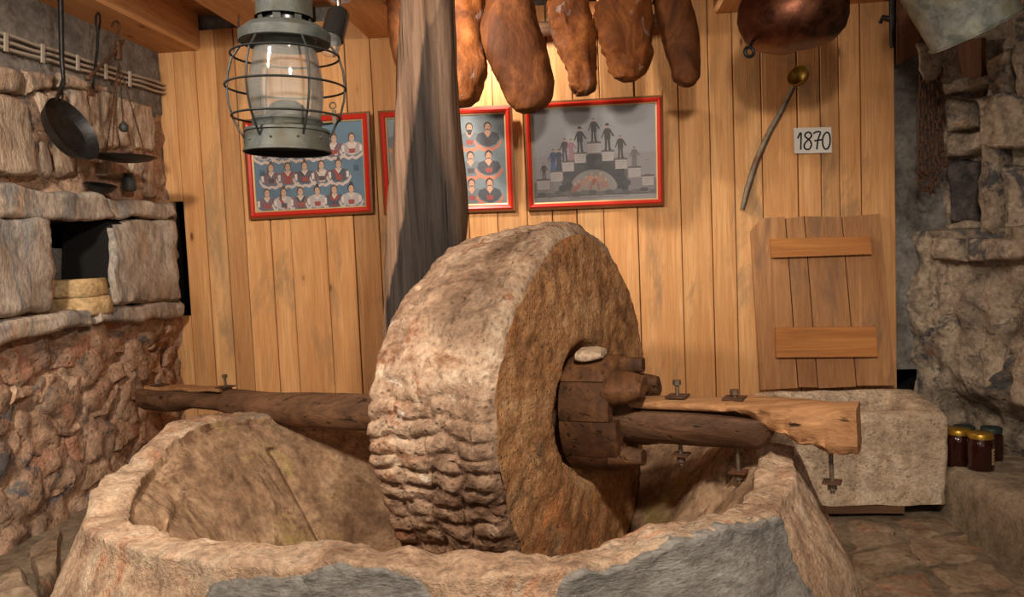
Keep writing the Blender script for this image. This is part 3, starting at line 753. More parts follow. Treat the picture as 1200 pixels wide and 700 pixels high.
# ---------------- framed pictures
def picture(name, quad, label, art, bg, fw=.040):
    q = [P(x, y, Y=3.770) for x, y in quad]                       # TL TR BR BL on the frame's front
    q[0].y = q[1].y = 3.728; q[2].y = q[3].y = 3.770
    r = thing(name, (q[2]+q[3])/2, label, 'picture', 'framed prints on the plank wall')
    ex = ((q[1]-q[0])+(q[2]-q[3]))/2; W = ex.length; ex.normalize(); ey = ((q[0]-q[3])+(q[1]-q[2]))/2; H = ey.length; ey.normalize(); ez = ex.cross(ey)
    O = (q[0]+q[1]+q[2]+q[3])/4
    def L(x, y_, z): return O+ex*x+ey*y_+ez*z
    def ringf(b, o0, o1, prof):
        # mitred moulding between insets o0 and o1
        rings = []
        for sx, sy in ((-1,-1),(1,-1),(1,1),(-1,1)):
            rings.append([L(sx*(W/2-(o0+(o1-o0)*a)), sy*(H/2-(o0+(o1-o0)*a)), z) for a, z in prof])
        rings.append(rings[0]); b.loft(rings, True, False)
    b = MB(); ringf(b, 0, .010, [(0,-.024),(0,-.002),(1,.001),(1,-.024)]); b.build('outer_moulding', M['frame_wood'], r, smooth=False)
    b = MB(); ringf(b, .010, fw-.006, [(0,-.022),(0,.001),(.35,.008),(.8,.004),(1,-.004),(1,-.022)]); b.build('red_moulding', M['frame_red'], r, smooth=False)
    b = MB(); ringf(b, fw-.006, fw, [(0,-.02),(0,-.004),(1,-.008),(1,-.02)]); b.build('gilt_slip', M['frame_gold'], r, smooth=False)
    w2, h2 = W/2-fw, H/2-fw
    pt = MB(); pt.hexa([L(-w2-.004,h2+.004,-.015), L(w2+.004,h2+.004,-.015), L(w2+.004,-h2-.004,-.015), L(-w2-.004,-h2-.004,-.015)], ez*-.004); pt.build('print_sheet', bg, r, smooth=False)
    cols = []; b = MB(); dep = [0]
    def shape(pts, c):                      # polygon in unit picture coordinates (0..1, y down)
        if c not in cols: cols.append(c)
        dep[0] += 1; z = -.0148+.000012*dep[0]
        b.cur = cols.index(c); n_ = len(pts); b.add([L((-1+2*x)*w2, (1-2*y_)*h2, z) for x, y_ in pts], [tuple(range(n_))])
    art(shape, W/H)
    o = b.build('printed_figures', [flatm(c) for c in cols], r, smooth=False)
    g = MB(); g.hexa([L(-w2-.003,h2+.003,-.0105), L(w2+.003,h2+.003,-.0105), L(w2+.003,-h2-.003,-.0105), L(-w2-.003,-h2-.003,-.0105)], ez*-.0015); g.build('glass_pane', M['pane'], r, smooth=False)
FM = {}
def flatm(c):
    if c not in FM: FM[c] = plain('print_ink', lin(*c), .75)
    return FM[c]
def ell(x, y, rx, ry, n=12, a0=0, a1=360): return [(x+rx*math.cos(math.radians(a0+(a1-a0)*i/n)), y+ry*math.sin(math.radians(a0+(a1-a0)*i/n))) for i in range(n if a1-a0 == 360 else n+1)]
def bust(sh, x, y, s, asp, coat, hair, sash, rib, man, skin=(196,160,138), rnd=0):
    def X(v): return x+v*s/asp
    def Y(v): return y+v*s
    def poly(pts, c): sh([(X(a), Y(b_)) for a, b_ in pts], c)
    if rib: poly([(-.52,.28),(-.40,.52),(-.15,.66),(0,.60),(.15,.66),(.40,.52),(.52,.28),(.56,.42),(.44,.64),(.16,.80),(0,.72),(-.16,.80),(-.44,.64),(-.56,.42)], rib)
    poly([(-.12,-.02),(-.40,.08),(-.48,.30),(-.30,.52),(0,.62),(.30,.52),(.48,.30),(.40,.08),(.12,-.02),(0,.06)], coat)
    if not man:
        poly([(-.46,.16),(-.34,.14),(-.34,.44),(-.44,.40)], (214,200,190)); poly([(.46,.16),(.34,.14),(.34,.44),(.44,.40)], (214,200,190))
    poly([(-.16,.0),(0,.24),(.16,.0)], (206,196,188) if not man else skin)
    if sash:
        poly([(-.24,.06),(-.14,.04),(.16,.52),(.04,.58)], sash)
        if rnd % 2: poly([(.24,.06),(.14,.04),(-.16,.52),(-.04,.58)], sash)
    poly([(-.14,.30),(.14,.30),(.12,.50),(-.12,.50)], (150,60,54) if rnd % 3 else (70,60,70))
    sh(ell(X(0), Y(-.22), .155*s/asp, .20*s, 12), hair)
    if not man and rnd % 2 == 0: sh(ell(X(.02), Y(-.43), .08*s/asp, .08*s, 8), hair)
    if not man and rnd % 3 == 0: poly([(-.16,-.2),(-.19,.1),(-.10,.14),(-.10,-.1)], hair)
    sh(ell(X(.01), Y(-.17), .115*s/asp, .17*s, 12), skin)
    poly([(-.06,-.04),(.07,-.04),(.08,.08),(-.08,.08)], skin)
    poly([(-.075,-.215),(-.02,-.215),(-.02,-.195),(-.075,-.195)], (70,50,44)); poly([(.03,-.215),(.085,-.215),(.085,-.195),(.03,-.195)], (70,50,44))
    poly([(-.03,-.085),(.05,-.085),(.05,-.070),(-.03,-.070)], (150,84,76))
    if man: poly([(-.07,-.12),(.09,-.12),(.10,-.085),(-.08,-.085)], (64,48,42))
    if man and rnd == 4: poly([(-.11,-.12),(.12,-.12),(.07,.10),(-.05,.10)], (44,36,34))
rr_ = random.Random(5)
def art_women(sh, asp):
    hairs = [(50,38,34),(84,58,44),(44,34,34),(98,70,50)]; coats = [(74,72,88),(112,88,98),(176,168,168),(66,78,100),(164,154,156)]
    rows = [(.24, 6), (.54, 6), (.84, 6)]
    k = 0
    for y, n_ in rows:
        for i in range(n_):
            if n_ == 6 and y == .54 and i == 5: pass
            x = (.10+.155*i) if y != .54 else (.15+.155*i if i < 5 else 2)
            if y == .24: x = .10+.16*i
            if x > 1: continue
            bust(sh, x, y, .265, asp, coats[rr_.randrange(5)], hairs[rr_.randrange(4)], [(206,190,180),(160,50,48),None,(64,58,66)][rr_.randrange(4)], (200,180,172), False, rnd=k); k += 1
    for x in (.07, .93):
        for d in range(4): sh([(x-.02+.012*d, .50+.02*(d % 2)), (x-.014+.012*d, .50+.02*(d % 2)), (x-.012+.012*d, .58), (x-.02+.012*d, .58)], (50,72,96))
def art_men(sh, asp):
    k = 0
    for y in (.19, .51, .82):
        for x in (.085, .24, .395, .55, .70, .855):
            bust(sh, x, y, .275, asp, [(92,100,112),(104,112,122),(64,68,80)][k % 3], (58,44,40), None, (196,120,92), True, (200,150,124), k % 5); k += 1
def man(sh, x, y, h, asp, coat, leg, hat=False, skirt=False, face=(190,150,130), alpha=0):
    w_ = h*.42/asp
    def X(v): return x+v*w_
    def Y(v): return y-h*v
    def poly(p, c): sh([(X(a), Y(b_)) for a, b_ in p], c)
    if skirt: poly([(-.34,0),(.34,0),(.20,.58),(-.20,.58)], leg)
    else:
        poly([(-.26,0),(-.08,0),(-.02,.48),(-.22,.50)], leg); poly([(.08,0),(.28,0),(.22,.50),(.0,.48)], leg)
        poly([(-.36,0),(-.08,0),(-.08,.03),(-.26,.05)], (30,28,30)); poly([(.08,0),(.40,0),(.28,.05),(.08,.03)], (30,28,30))
    poly([(-.26,.42),(.28,.42),(.30,.82),(.10,.87),(-.10,.87),(-.28,.82)], coat)
    poly([(-.28,.82),(-.20,.76),(-.42,.52),(-.52,.46),(-.56,.50)], coat); poly([(.30,.82),(.22,.76),(.44,.56),(.62,.52),(.62,.57)], coat)
    sh(ell(X(0), Y(.925), .14*w_, .065*h, 10), face); sh(ell(X(0), Y(.955), .15*w_, .045*h, 10, 180, 360), (48,38,36))
    if hat: poly([(-.28,.97),(.28,.97),(.28,.985),(.15,.985),(.14,1.06),(-.14,1.06),(-.15,.985),(-.28,.985)], (34,32,36))
def art_steps(sh, asp):
    sh([(0,0),(1,0),(1,.5),(0,.5)], (158,158,164)); sh([(0,.5),(1,.5),(1,1),(0,1)], (150,146,150))
    sh([(0,.78),(1,.78),(1,.92),(0,.92)], (116,112,114)); sh([(0,.93),(1,.93),(1,.945),(0,.945)], (84,78,84))
    steps = [(.02,.135,.745),(.135,.245,.66),(.235,.34,.56),(.335,.44,.475),(.445,.56,.37),(.56,.665,.465),(.665,.77,.555),(.775,.88,.65),(.88,.985,.745)]
    for k, (a, b_, y) in enumerate(steps):
        sh([(a,y+.12),(b_,y+.12),(b_,.93),(a,.93)], (132,126,130) if k in (0,1,7,8) else (92,90,94))
    # arch of dark trees with a pale glade
    sh(ell(.5,.90,.27,.40,24,180,360), (62,62,70)); sh(ell(.49,.90,.20,.235,20,180,360), (138,136,134))
    for k in range(26):
        a = rr_.uniform(180, 360); rr2 = rr_.uniform(.9, 1.15)
        sh(ell(.5+.235*rr2*math.cos(math.radians(a)), .90+.32*rr2*math.sin(math.radians(a)), .035, .04, 8), [(54,54,62),(74,74,80),(64,66,70)][k % 3])
    for k, (x, y, c) in enumerate([(.36,.84,(150,100,92)),(.42,.80,(176,130,112)),(.47,.76,(190,140,120)),(.50,.80,(150,96,86)),(.54,.77,(180,134,114)),(.33,.87,(140,96,88)),(.58,.83,(160,116,104))]):
        sh(ell(x, y, .028, .035, 9), c); sh(ell(x+.01, y-.055, .012, .018, 8), (190,150,130)); sh([(x-.03,y+.02),(x-.02,y+.02),(x-.035,y+.09),(x-.05,y+.09)], c); sh([(x+.02,y+.02),(x+.03,y+.02),(x+.045,y+.09),(x+.03,y+.09)], c)
    for k in range(14): sh(ell(.06+.07*k, .915+.015*math.sin(k*2), .04, .025, 8), [(84,84,90),(104,102,106)][k % 2])
    for k, (a, b_, y) in enumerate(steps):
        sh([(a,y),(b_,y),(b_,y+.018),(a,y+.018)], (96,84,88)); sh([(a+.006,y+.018),(b_-.006,y+.018),(b_-.006,y+.115),(a+.006,y+.115)], (176,168,168))
        for q in range(3): sh([(a+.02,y+.04+.022*q),(b_-.02-.01*q,y+.04+.022*q),(b_-.02-.01*q,y+.046+.022*q),(a+.02,y+.046+.022*q)], (150,142,144))
    man(sh, .085,.745,.17,asp,(70,56,60),(84,74,76)); 
    man(sh, .165,.66,.23,asp,(60,76,120),(70,90,140),skirt=True); man(sh, .212,.66,.23,asp,(50,54,80),(44,46,70),skirt=True)
    man(sh, .262,.56,.24,asp,(56,44,58),(60,50,62)); man(sh, .315,.56,.23,asp,(140,96,112),(150,104,118),skirt=True)
    man(sh, .388,.475,.26,asp,(44,42,50),(46,44,54),True); man(sh, .502,.37,.25,asp,(44,42,50),(50,48,56)); man(sh, .612,.465,.27,asp,(58,52,54),(62,56,58),True)
    man(sh, .715,.555,.24,asp,(66,58,56),(74,66,64)); man(sh, .825,.65,.21,asp,(112,104,106),(116,108,110),skirt=True); man(sh, .93,.745,.16,asp,(148,144,148),(146,142,146))
    for k in range(20): sh([(.30+.022*k,.958),(.312+.022*k,.958),(.312+.022*k,.972),(.30+.022*k,.972)], (120,112,114))
def sheet(name, a, b_):
    t = NT(name); return t.fin(t.ramp(t.noise(t.vec(), 6, 4, .6), [(.3, a), (.7, b_)]), .6)
M['sheet_blue'] = sheet('print_blue', lin(72,104,128), lin(92,124,146)); M['sheet_grey'] = sheet('print_grey_blue', lin(108,122,132), lin(128,140,148)); M['sheet_pale'] = sheet('print_pale', lin(150,150,156), lin(166,166,172))
picture('framed_picture', [(288,142),(435,132),(437,250),(292,258)], 'red framed blue print of rows of women in sashes behind the lantern', art_women, M['sheet_blue'])
picture('framed_picture', [(445,131),(601,125),(604,247),(450,253)], 'red framed print of moustached men half hidden by the post', art_men, M['sheet_grey'])
picture('framed_picture', [(614,122),(776,113),(779,241),(618,247)], 'red framed grey print of people standing on a stepped arch', art_steps, M['sheet_pale'], .036)

# ---------------- number card
q = [P(x, y, Y=3.785) for x, y in ((930,150),(974,149),(975,179),(931,180))]
r = thing('number_card', (q[2]+q[3])/2, 'white card with 1870 written in black on the planks', 'sign')
b = MB(); b.hexa(q, (0,.003,0)); b.build('card', M['paper'], r, smooth=False)
strokes = [[(.10,.42),(.19,.20),(.17,.86)], [(.47,.26),(.40,.18),(.31,.24),(.31,.36),(.42,.50),(.46,.66),(.40,.84),(.29,.82),(.27,.66),(.36,.50),(.46,.36),(.47,.26)],
           [(.52,.24),(.60,.18),(.71,.20),(.64,.48),(.60,.86)], [(.54,.52),(.74,.48)], [(.86,.20),(.78,.36),(.76,.62),(.80,.82),(.88,.84),(.95,.66),(.96,.38),(.92,.22),(.86,.20)]]
b = MB()
for st in strokes:
    pts = [q[0]+(q[1]-q[0])*x+(q[3]-q[0])*y for x, y in st]; fine = []
    for i in range(len(pts)-1):
        p0, p1, p2, p3 = pts[max(i-1,0)], pts[i], pts[i+1], pts[min(i+2,len(pts)-1)]
        for s in range(5):
            t = s/5; fine.append(.5*((2*p1)+(p2-p0)*t+(2*p0-5*p1+4*p2-p3)*t*t+(3*p1-p0-3*p2+p3)*t**3))
    fine.append(pts[-1]); n_ = V((0,-1,0)); rings = []
    for i, p in enumerate(fine):
        d = (fine[min(i+1,len(fine)-1)]-fine[max(i-1,0)]).normalized(); sd = d.cross(n_).normalized()*.0038
        rings.append([p-sd-V((0,.0006,0)), p+sd-V((0,.0006,0)), p+sd+V((0,.0004,0)), p-sd+V((0,.0004,0))])
    b.loft(rings)
b.build('lettering', M['ink'], r, smooth=False)

# ---------------- long ladle on the planks
r = thing('ladle', P(870,246,Y=3.77), 'long iron ladle with a brassy bowl hung slanting beside the number card', 'ladle')
pts = [P(x, y, Y=Y) for x, y, Y in ((870,246,3.782),(876,222,3.775),(886,190,3.77),(902,154,3.765),(918,126,3.755),(930,102,3.74))]
b = MB(); b.tube(pts, [.011,.015,.015,.014,.012,.011], 8); b.build('handle', M['bolt'], r)
b = MB(); c = P(936,90,Y=3.71); b.lathe([(.0,-.035),(.028,-.028),(.045,-.008),(.050,.015),(.047,.015),(.042,-.006),(.026,-.024),(.0,-.030)], c, 20, V((-.55,-.6,.35))); b.build('bowl', M['brass'], r)

# ---------------- old board door leaning behind the trough
dq = [(880,268),(1033,251),(1050,452),(891,457)]
def dp(u, v, off=0):
    x0, y0 = 879+(1032-879)*u, 255.5+(250.5-255.5)*u; x1, y1 = 891+(1050-891)*u, 457+(453-457)*u
    p = P(x0+(x1-x0)*v, y0+(y1-y0)*v, Y=3.770-.05*v-off); return p
r = thing('board_door', dp(.5, 1), 'old door of four brown boards leaning on the planks above the trough', 'door')
cuts_t = [0,.27,.415,.70,1]; cuts_b = [0,.28,.425,.71,1]
for k in range(4):
    a, c, e, g = cuts_t[k]+.004, cuts_t[k+1]-.004, cuts_b[k+1]-.004, cuts_b[k]+.004
    f = [dp(a,.0+.012*(k % 2),0), dp(c,.012*((k+1) % 2),0), dp(e,.995,0), dp(g,1-.01*(k % 2),0)]
    b = MB()
    if k == 0:
        f = [dp(0,.08), dp(.09,.005), dp(c,0), dp(e,.995), dp(g,1)]
        b.add(f+[p+V((0,.022,0)) for p in f], [(0,1,2,3,4),(9,8,7,6,5)]+[(i,(i+1)%5,(i+1)%5+5,i+5) for i in range(5)])
    else: b.hexa(f, (0,.022,0))
    b.build('board', M['door'], r, smooth=False)
for nm, qq in (('batten', [(903,280),(1019,277),(1021,298),(904,302)]), ('batten', [(909,384.5),(1026,383.5),(1028,418),(909.5,419)])):
    b = MB(); Y0 = 3.739 if qq[0][1] < 300 else 3.712; e = [P(x, y, Y=Y0-.004) for x, y in qq]
    e = [p+V((0, -.02*(k > 1)*.35, 0)) for k, p in enumerate(e)]; b.hexa(e, (0,.024,0)); o = b.build(nm, M['batten'], r, smooth=False)
    if qq[0][1] > 300: o['label'] = 'broad pale lower batten'

# ---------------- stone trough
def rrect(x0, x1, y0, y1, z, rc, n=10):
    pts = []
    cs = [(x1-rc,y0+rc,-90),(x1-rc,y1-rc,0),(x0+rc,y1-rc,90),(x0+rc,y0+rc,180)]
    for k, (cx, cy, a0) in enumerate(cs):
        for i in range(5): a = math.radians(a0+90*i/4); pts.append(V((cx+rc*math.cos(a), cy+rc*math.sin(a), z)))
        nx, ny, na = cs[(k+1) % 4]; p0 = pts[-1]; a = math.radians(a0+90); p1 = V((nx+rc*math.cos(math.radians(na)), ny+rc*math.sin(math.radians(na)), z))
        m_ = 16
        for i in range(1, m_): pts.append(p0+(p1-p0)*(i/m_))
    return pts
b = MB(); rings = []
TX0, TX1, TY0, TY1 = .72, 1.452, 3.36, 3.73
for i in range(15):
    t = i/14; rings.append(rrect(TX0+.008*(1-t), TX1-.008*(1-t), TY0+.012*(1-t), TY1, .045+.372*t, .03))
zt = .430
rings.append(rrect(TX0+.012, TX1-.012, TY0+.012, TY1-.006, zt, .028)); rings.append(rrect(TX0+.05, TX1-.06, TY0+.05, TY1-.02, zt+.004, .03)); rings.append(rrect(TX0+.085, TX1-.115, TY0+.085, TY1-.035, zt-.002, .03)); rings.append(rrect(TX0+.10, TX1-.13, TY0+.10, TY1-.05, zt-.02, .03))
for i in range(1, 8): rings.append(rrect(TX0+.10+.02*i/7, TX1-.13-.02*i/7, TY0+.10+.02*i/7, TY1-.05-.01*i/7, zt-.02-.24*i/7, .03))
rings = [[p+V((fbm(p,4,9), fbm(p+V((3,3,3)),4,9), .7*fbm(p+V((7,7,7)),4,8)))*.010+V((0,0,.042*(p.y-TY0)/(TY1-TY0)*sstep(.05,.43,p.z))) for p in rg] for rg in rings]
b.loft(rings); tag(b.build('stone_trough', M['trough']), 'rectangular pale stone trough in the right corner under the old board door', 'trough')
b = MB(); b.slab([(.75,3.37,.046),(1.27,3.37,.046),(1.27,3.5,.046),(.75,3.5,.046)], (0,0,-.036), 12, 4, .002, 5, .004, .004); tag(b.build('wooden_lath', M['dark_wood'], smooth=False), 'flat dark lath under the front edge of the stone trough', 'lath')
b = MB(); b.box((.78,3.56,.008), (1.42,3.66,.044)); tag(b.build('wooden_lath', M['dark_wood'], smooth=False), 'rear lath carrying the back of the stone trough', 'lath')

# ---------------- jars on the bench
def jar(c, rad, h, lidm, label, paper=False):
    c = V(c); r = thing('jar', c, label, 'jar', 'preserve jars on the stone bench')
    b = MB(); b.lathe([(0,0),(rad*.9,0),(rad,.008),(rad,h*.70),(rad*.97,h*.77),(rad*.86,h*.82),(rad*.86,h*.88),(0,h*.88)], c, 28); b.build('glass', M['jar'], r)
    b = MB(); b.lathe([(rad*.90,h*.86),(rad*.92,h*.86),(rad*.93,h*.985),(rad*.88,h),(0,h)], c, 28); b.build('lid', lidm, r)
    if paper:
        b = MB(); k0, k1 = -62, -8; n_ = 10
        b.loft([[c+V((math.cos(math.radians(k0+(k1-k0)*i/n_))*rr, math.sin(math.radians(k0+(k1-k0)*i/n_))*rr, z)) for i in range(n_+1)] for rr, z in ((rad+.0008,h*.2),(rad+.0008,h*.62),(rad-.0005,h*.62),(rad-.0005,h*.2))], False, False)
        lb = b.build('paper_label', M['frame_gold'], r)
        b = MB()
        for z in (.28,.36,.44,.52):
            b.loft([[c+V((math.cos(math.radians(k0+8+(38-60*(z%.16))*i/n_))*rr, math.sin(math.radians(k0+8+(38-60*(z%.16))*i/n_))*rr, zz)) for i in range(n_+1)] for rr, zz in ((rad+.0016,h*z),(rad+.0016,h*(z+.025)))], False, False)
        b.build('printed_lines', M['ink'], lb)
zb = .213
jar(P(1149,551,Z=zb), .049, .155, M['gold'], 'dark red preserve jar with a gold lid and paper label, foremost on the bench', True)
jar(P(1123,545,Z=zb-.008), .049, .155, M['gold'], 'dark preserve jar with a gold lid against the trough corner')
p = P(1123,545,Z=zb-.01)
jar(p+V((-.018,.125,-.012)), .046, .150, M['orange'], 'preserve jar with an orange lid behind the gold lidded ones')
jar(p+V((.075,.115,-.012)), .046, .150, M['green'], 'preserve jar with a dark green lid between the gold lidded pair')
jar(p+V((.175,.09,-.008)), .045, .145, M['green'], 'preserve jar with a dark green lid nearest the rock')

# ---------------- hams
HY = 3.30
b = MB(); b.tube([(-.75,3.70,2.205),(.45,3.70,2.20)], .034, 10); tag(b.build('crossbar', M['dark_wood']), 'short dark crossbar near the wall glimpsed between the hams', 'pole')
hams = [
 (lambda y: 0, [(1,452,494),(40,457,495),(70,462,495),(86,468,493),(91,474,488)], 'ham_hide', 'smoked ham mostly hidden behind the post, its left edge showing', .06, 0),
 (None, [(1,500,560),(0,502,566),(26,505,567),(52,508,569.5),(78,512,569.5),(103,520,565),(118,528,560),(126,536,551)], 'ham_cut', 'smoked ham showing its cut edge beside the post', .075, .015),
 (None, [(1,575,620),(0,571,624),(26,565,630),(44,562,635),(65,570,641),(85,579,646),(103,589,650),(119,594,648),(129,603,637),(133,614,626)], 'ham_hide', 'largest smooth brown ham hanging lowest beside the post', .07, -.01),
 (None, [(1,640,692),(0,640,690),(26,644,694),(52,650,699),(77,661,699.5),(98,669,698),(108,675,694),(112,680,688)], 'ham_cut', 'narrow smoked ham with a ragged cut edge left of the fat streaked one', .06, .02),
 (None, [(1,700,760),(0,698,764),(26,699,766),(52,702,763.5),(65,708,763),(83,715,760),(92,724,750),(96,732,744)], 'ham_cut', 'wide smoked ham with pale fat streaks down its middle', .07, -.01),
 (None, [(1,764,806),(0,766,809),(26,772,816),(52,778,821),(77,785,822.5),(93,788,820),(99,797,815),(102,802,808)], 'ham_hide', 'rightmost smoked ham leaning to the right next to the copper kettle', .06, .015),
]
for k, (_, rows, mt, lab, dep, dy) in enumerate(hams):
    b = MB(); rings = []; R2 = []
    for (y0, l0, r0), (y1, l1, r1) in zip(rows, rows[1:]):
        for s in range(5): t = s/5; R2.append((y0+(y1-y0)*t, l0+(l1-l0)*t, r0+(r1-r0)*t))
    R2.append(rows[-1]); Y = HY+dy
    def sm(i, j): 
        a = [R2[max(0, min(len(R2)-1, i+o))][j] for o in (-2,-1,0,1,2)]; return sum(a)/5
    N = len(R2)
    # shank above the visible part, tapering into the hook
    tl, tr = P(R2[0][1], R2[0][0], Y=Y), P(R2[0][2], R2[0][0], Y=Y); tcn = (tl+tr)/2
    def ring(c, hw, hd, sd):
        rg = []
        for q in range(36):
            an = 2*math.pi*q/36; ex = .8
            p = c+V((math.copysign(abs(math.cos(an))**ex, math.cos(an))*hw, math.copysign(abs(math.sin(an))**ex, math.sin(an))*hd, 0)); nr = V((math.cos(an), math.sin(an), 0))
            am = .016 if mt == 'ham_cut' else .006
            d = am*fbm(p+V((sd,0,0)), 5, 11)+am*.8*fbm(V((p.x*22, p.y*22, p.z*5)), 3, 1)
            if mt == 'ham_cut' and math.cos(an) < -.3: d += .8*am*fbm(p+V((0,sd,0)), 4, 40)
            rg.append(p+nr*d)
        return rg
    for i in range(4):
        t = i/4; c = tcn+V((0,0,(2.243-tcn.z)*(1-t))); rings.append(ring(c, (tr-tl).length/2*(.55+.45*t), dep*(.6+.4*t), k*3))
    for i in range(N):
        y = R2[i][0]; l, r_ = sm(i, 1), sm(i, 2); a, c_ = P(l, y, Y=Y), P(r_, y, Y=Y); t = i/(N-1)
        hd = dep*(1-.25*t) if t < .8 else dep*.8*math.sqrt(max(.05, 1-((t-.8)/.2)**2*.95)); rings.append(ring((a+c_)/2, (c_-a).length/2, hd, k*3))
    r = thing('ham', (tcn.x, Y, rings[-1][0].z), lab, 'ham', 'smoked hams hanging from the ceiling')
    b.loft(rings); b.build('meat', M[mt], r)
    b = MB(); b.tube([(tcn.x, Y, 2.225), (tcn.x, Y-.02, 2.27), (tcn.x, Y-.022, 2.33), (tcn.x, Y, 2.43), (tcn.x, Y+.022, 2.33), (tcn.x, Y+.02, 2.27), (tcn.x, Y, 2.225)], .004, 6); b.build('cord_loop', M['cord'], r)

# ---------------- copper kettle
c = P(928, 58, Y=3.0); kz = c.z
r = thing('copper_kettle', c, 'round hammered copper kettle hanging under the beams above the ladle', 'kettle')
def dent(p): return p+V((fbm(p,3,9), fbm(p+V((4,4,4)),3,9), fbm(p+V((8,8,8)),3,9)))*.006
pf = [(0,.006),(.06,.004),(.11,.010),(.150,.026),(.178,.055),(.192,.095),(.194,.130),(.186,.175),(.165,.215),(.138,.245),(.130,.262),(.138,.278),(.146,.280),(.134,.274),(.126,.262),(.134,.240),(.160,.21),(.180,.17),(.186,.12),(.17,.06),(.10,.018),(0,.014)]
b = MB(); kax = V((-.06,.0,1)); b.lathe(pf, c+V((.012,0,0)), 56, kax, wob=dent); b.build('body', M['copper'], r)
b = MB(); rc = P(878,61,Y=2.93); b.torus(rc, .017, .0065, (.3,-1,.1), 20, 8); b.tube([rc+V((.002,.004,.017)), rc+V((.022,.03,.05))], .006, 6); o = b.build('ring', M['iron'], r); o['label'] = 'small black iron ring on the left flank'
b = MB(); b.tube([c+V((.15*math.cos(a)*1.0, 0, .262+.09*math.sin(a))) for a in [math.pi*i/16 for i in range(17)]], .007, 8); b.tube([c+V((0,0,.35)), c+V((0,0,2.243-kz))], .006, 6); b.build('bail', M['iron'], r)

# ---------------- bucket hung at the upper right
b_c = P(1144, 37, Y=2.92); bax = (RT*-.46+UP*.885+V((0,-.12,0))).normalized()
r = thing('bucket', b_c, 'weathered grey bucket hanging tilted in the upper right corner', 'bucket')
pf = [(0,.004),(.135,.004),(.148,.0),(.150,.010),(.147,.014),(.160,.12),(.172,.25),(.178,.30),(.182,.305),(.178,.31),(.168,.30),(.15,.1),(.135,.02),(0,.02)]
b = MB(); b.lathe(pf, b_c, 48, bax, wob=lambda p: p+V((1,1,1))*.004*fbm(p,3,8)); b.build('body', M['bucket'], r)
b = MB(); b.torus(b_c+bax*.008, .151, .004, bax, 48, 6); b.build('base_hoop', M['bucket'], r)
hk = b_c+bax*.30; bs_ = bax.cross(V((0,-1,0))).normalized()
b = MB(); b.tube([hk+bs_*.18*math.cos(a)+bax*.14*math.sin(a) for a in [math.pi*i/14 for i in range(15)]], .005, 6); b.tube([hk+bax*.14, V((hk.x+bax.x*.14, hk.y, 2.43))], .005, 6); b.build('handle', M['iron'], r)

# ---------------- rusty chain on the right wall
ch = thing('rusty_chain', P(1090, 205, Y=3.55), 'heavy rusty chain hanging in strands from a stone peg on the right wall', 'chain')
lk_ = MB(); lk_.tube([V((.0105*math.cos(a), 0, .0105*math.sin(a)+math.copysign(.009, math.sin(a)))) for a in [2*math.pi*(i+.5)/14 for i in range(15)]], .0042, 6, False)
proto = lk_.build('link', M['rusty'], origin=(0,0,0))
def strand(px0, y0, px1, y1, Y, rot=0):
    a, c_ = P(px0, y0, Y=Y), P(px1, y1, Y=Y-.0); L_ = (c_-a).length; n_ = int(L_/.030)
    for i in range(n_+1):
        p = a+(c_-a)*(i/n_)+V((.003*math.sin(i*1.7), 0, 0)); o = proto.copy(); C.objects.link(o); o.parent = ch
        q = (c_-a).to_track_quat('-Z', 'Y').to_matrix().to_4x4() @ Matrix.Rotation(math.radians(90*(i % 2)+rot), 4, 'Z')
        mm = q; mm.translation = p-V(ch.location); o.matrix_local = mm
for px0, y0, px1, y1, dY, ro in [(1080,92,1078,205,.0,20),(1086,84,1086,200,-.01,50),(1091,84,1092,196,-.015,10),(1098,80,1104,190,-.01,40),(1101,84,1098,165,-.02,70),(1078,205,1092,222,-.01,0),(1092,222,1104,190,-.02,30)]:
    strand(px0, y0, px1, y1, 3.55+dY, ro)
bpy.data.objects.remove(proto)
b = MB(); hp = [P(x, y, Y=3.53) for x, y in ((1098,168),(1097,182),(1101,192),(1108,194),(1113,188))]; b.tube(hp, [.010,.011,.011,.010,.005], 8); o = b.build('hook', M['rusty'], ch)
b = MB(); b.torus(P(1084,214,Y=3.55), .036, .006, (.2,-1,.1), 22, 6); b.build('ring', M['rusty'], ch)

# ---------------- niche contents
X0 = -2.10
for k, (q, lab) in enumerate([([(40,340),(112,339),(115,355),(113,360),(44,362)], 'thick tan stone disc lying at the bottom of the niche'), ([(42,319),(108,317),(112,334),(111,338),(42,339)], 'thin tan stone disc stacked on the lower one in the niche')]):
    pB, pT = P(q[2][0], q[3][1], X=X0), P(q[1][0], q[1][1], X=X0)
    zb_, zt_ = (.985, 1.065) if k == 0 else (1.067, 1.140)
    cc = V((-2.175, 3.10-.01*k, zb_)); rad = .13 if k == 0 else .124; h = zt_-zb_
    b = MB(); b.lathe([(0,0),(rad*.93,.0),(rad,.010),(rad*1.0,h*.6),(rad*.93,h-.004),(rad*.9,h),(0,h)], cc, 36, wob=lambda p: p+V((1,1,.4))*.005*fbm(p,4,14)); tag(b.build('stone_disc', M['brick']), lab, 'stone disc', 'stone discs in the wall niche')
b = MB(); b.slab([V((-2.30, 3.02, 1.28)), V((-2.30, 3.24, 1.28)), V((-2.30, 3.24, .957)), V((-2.30, 3.02, .957))], (-.05,0,0), 8, 8, .008, 77, .01, .01); tag(b.build('stone_plate', M['plaster']), 'grey stone plate standing at the back of the niche', 'stone')

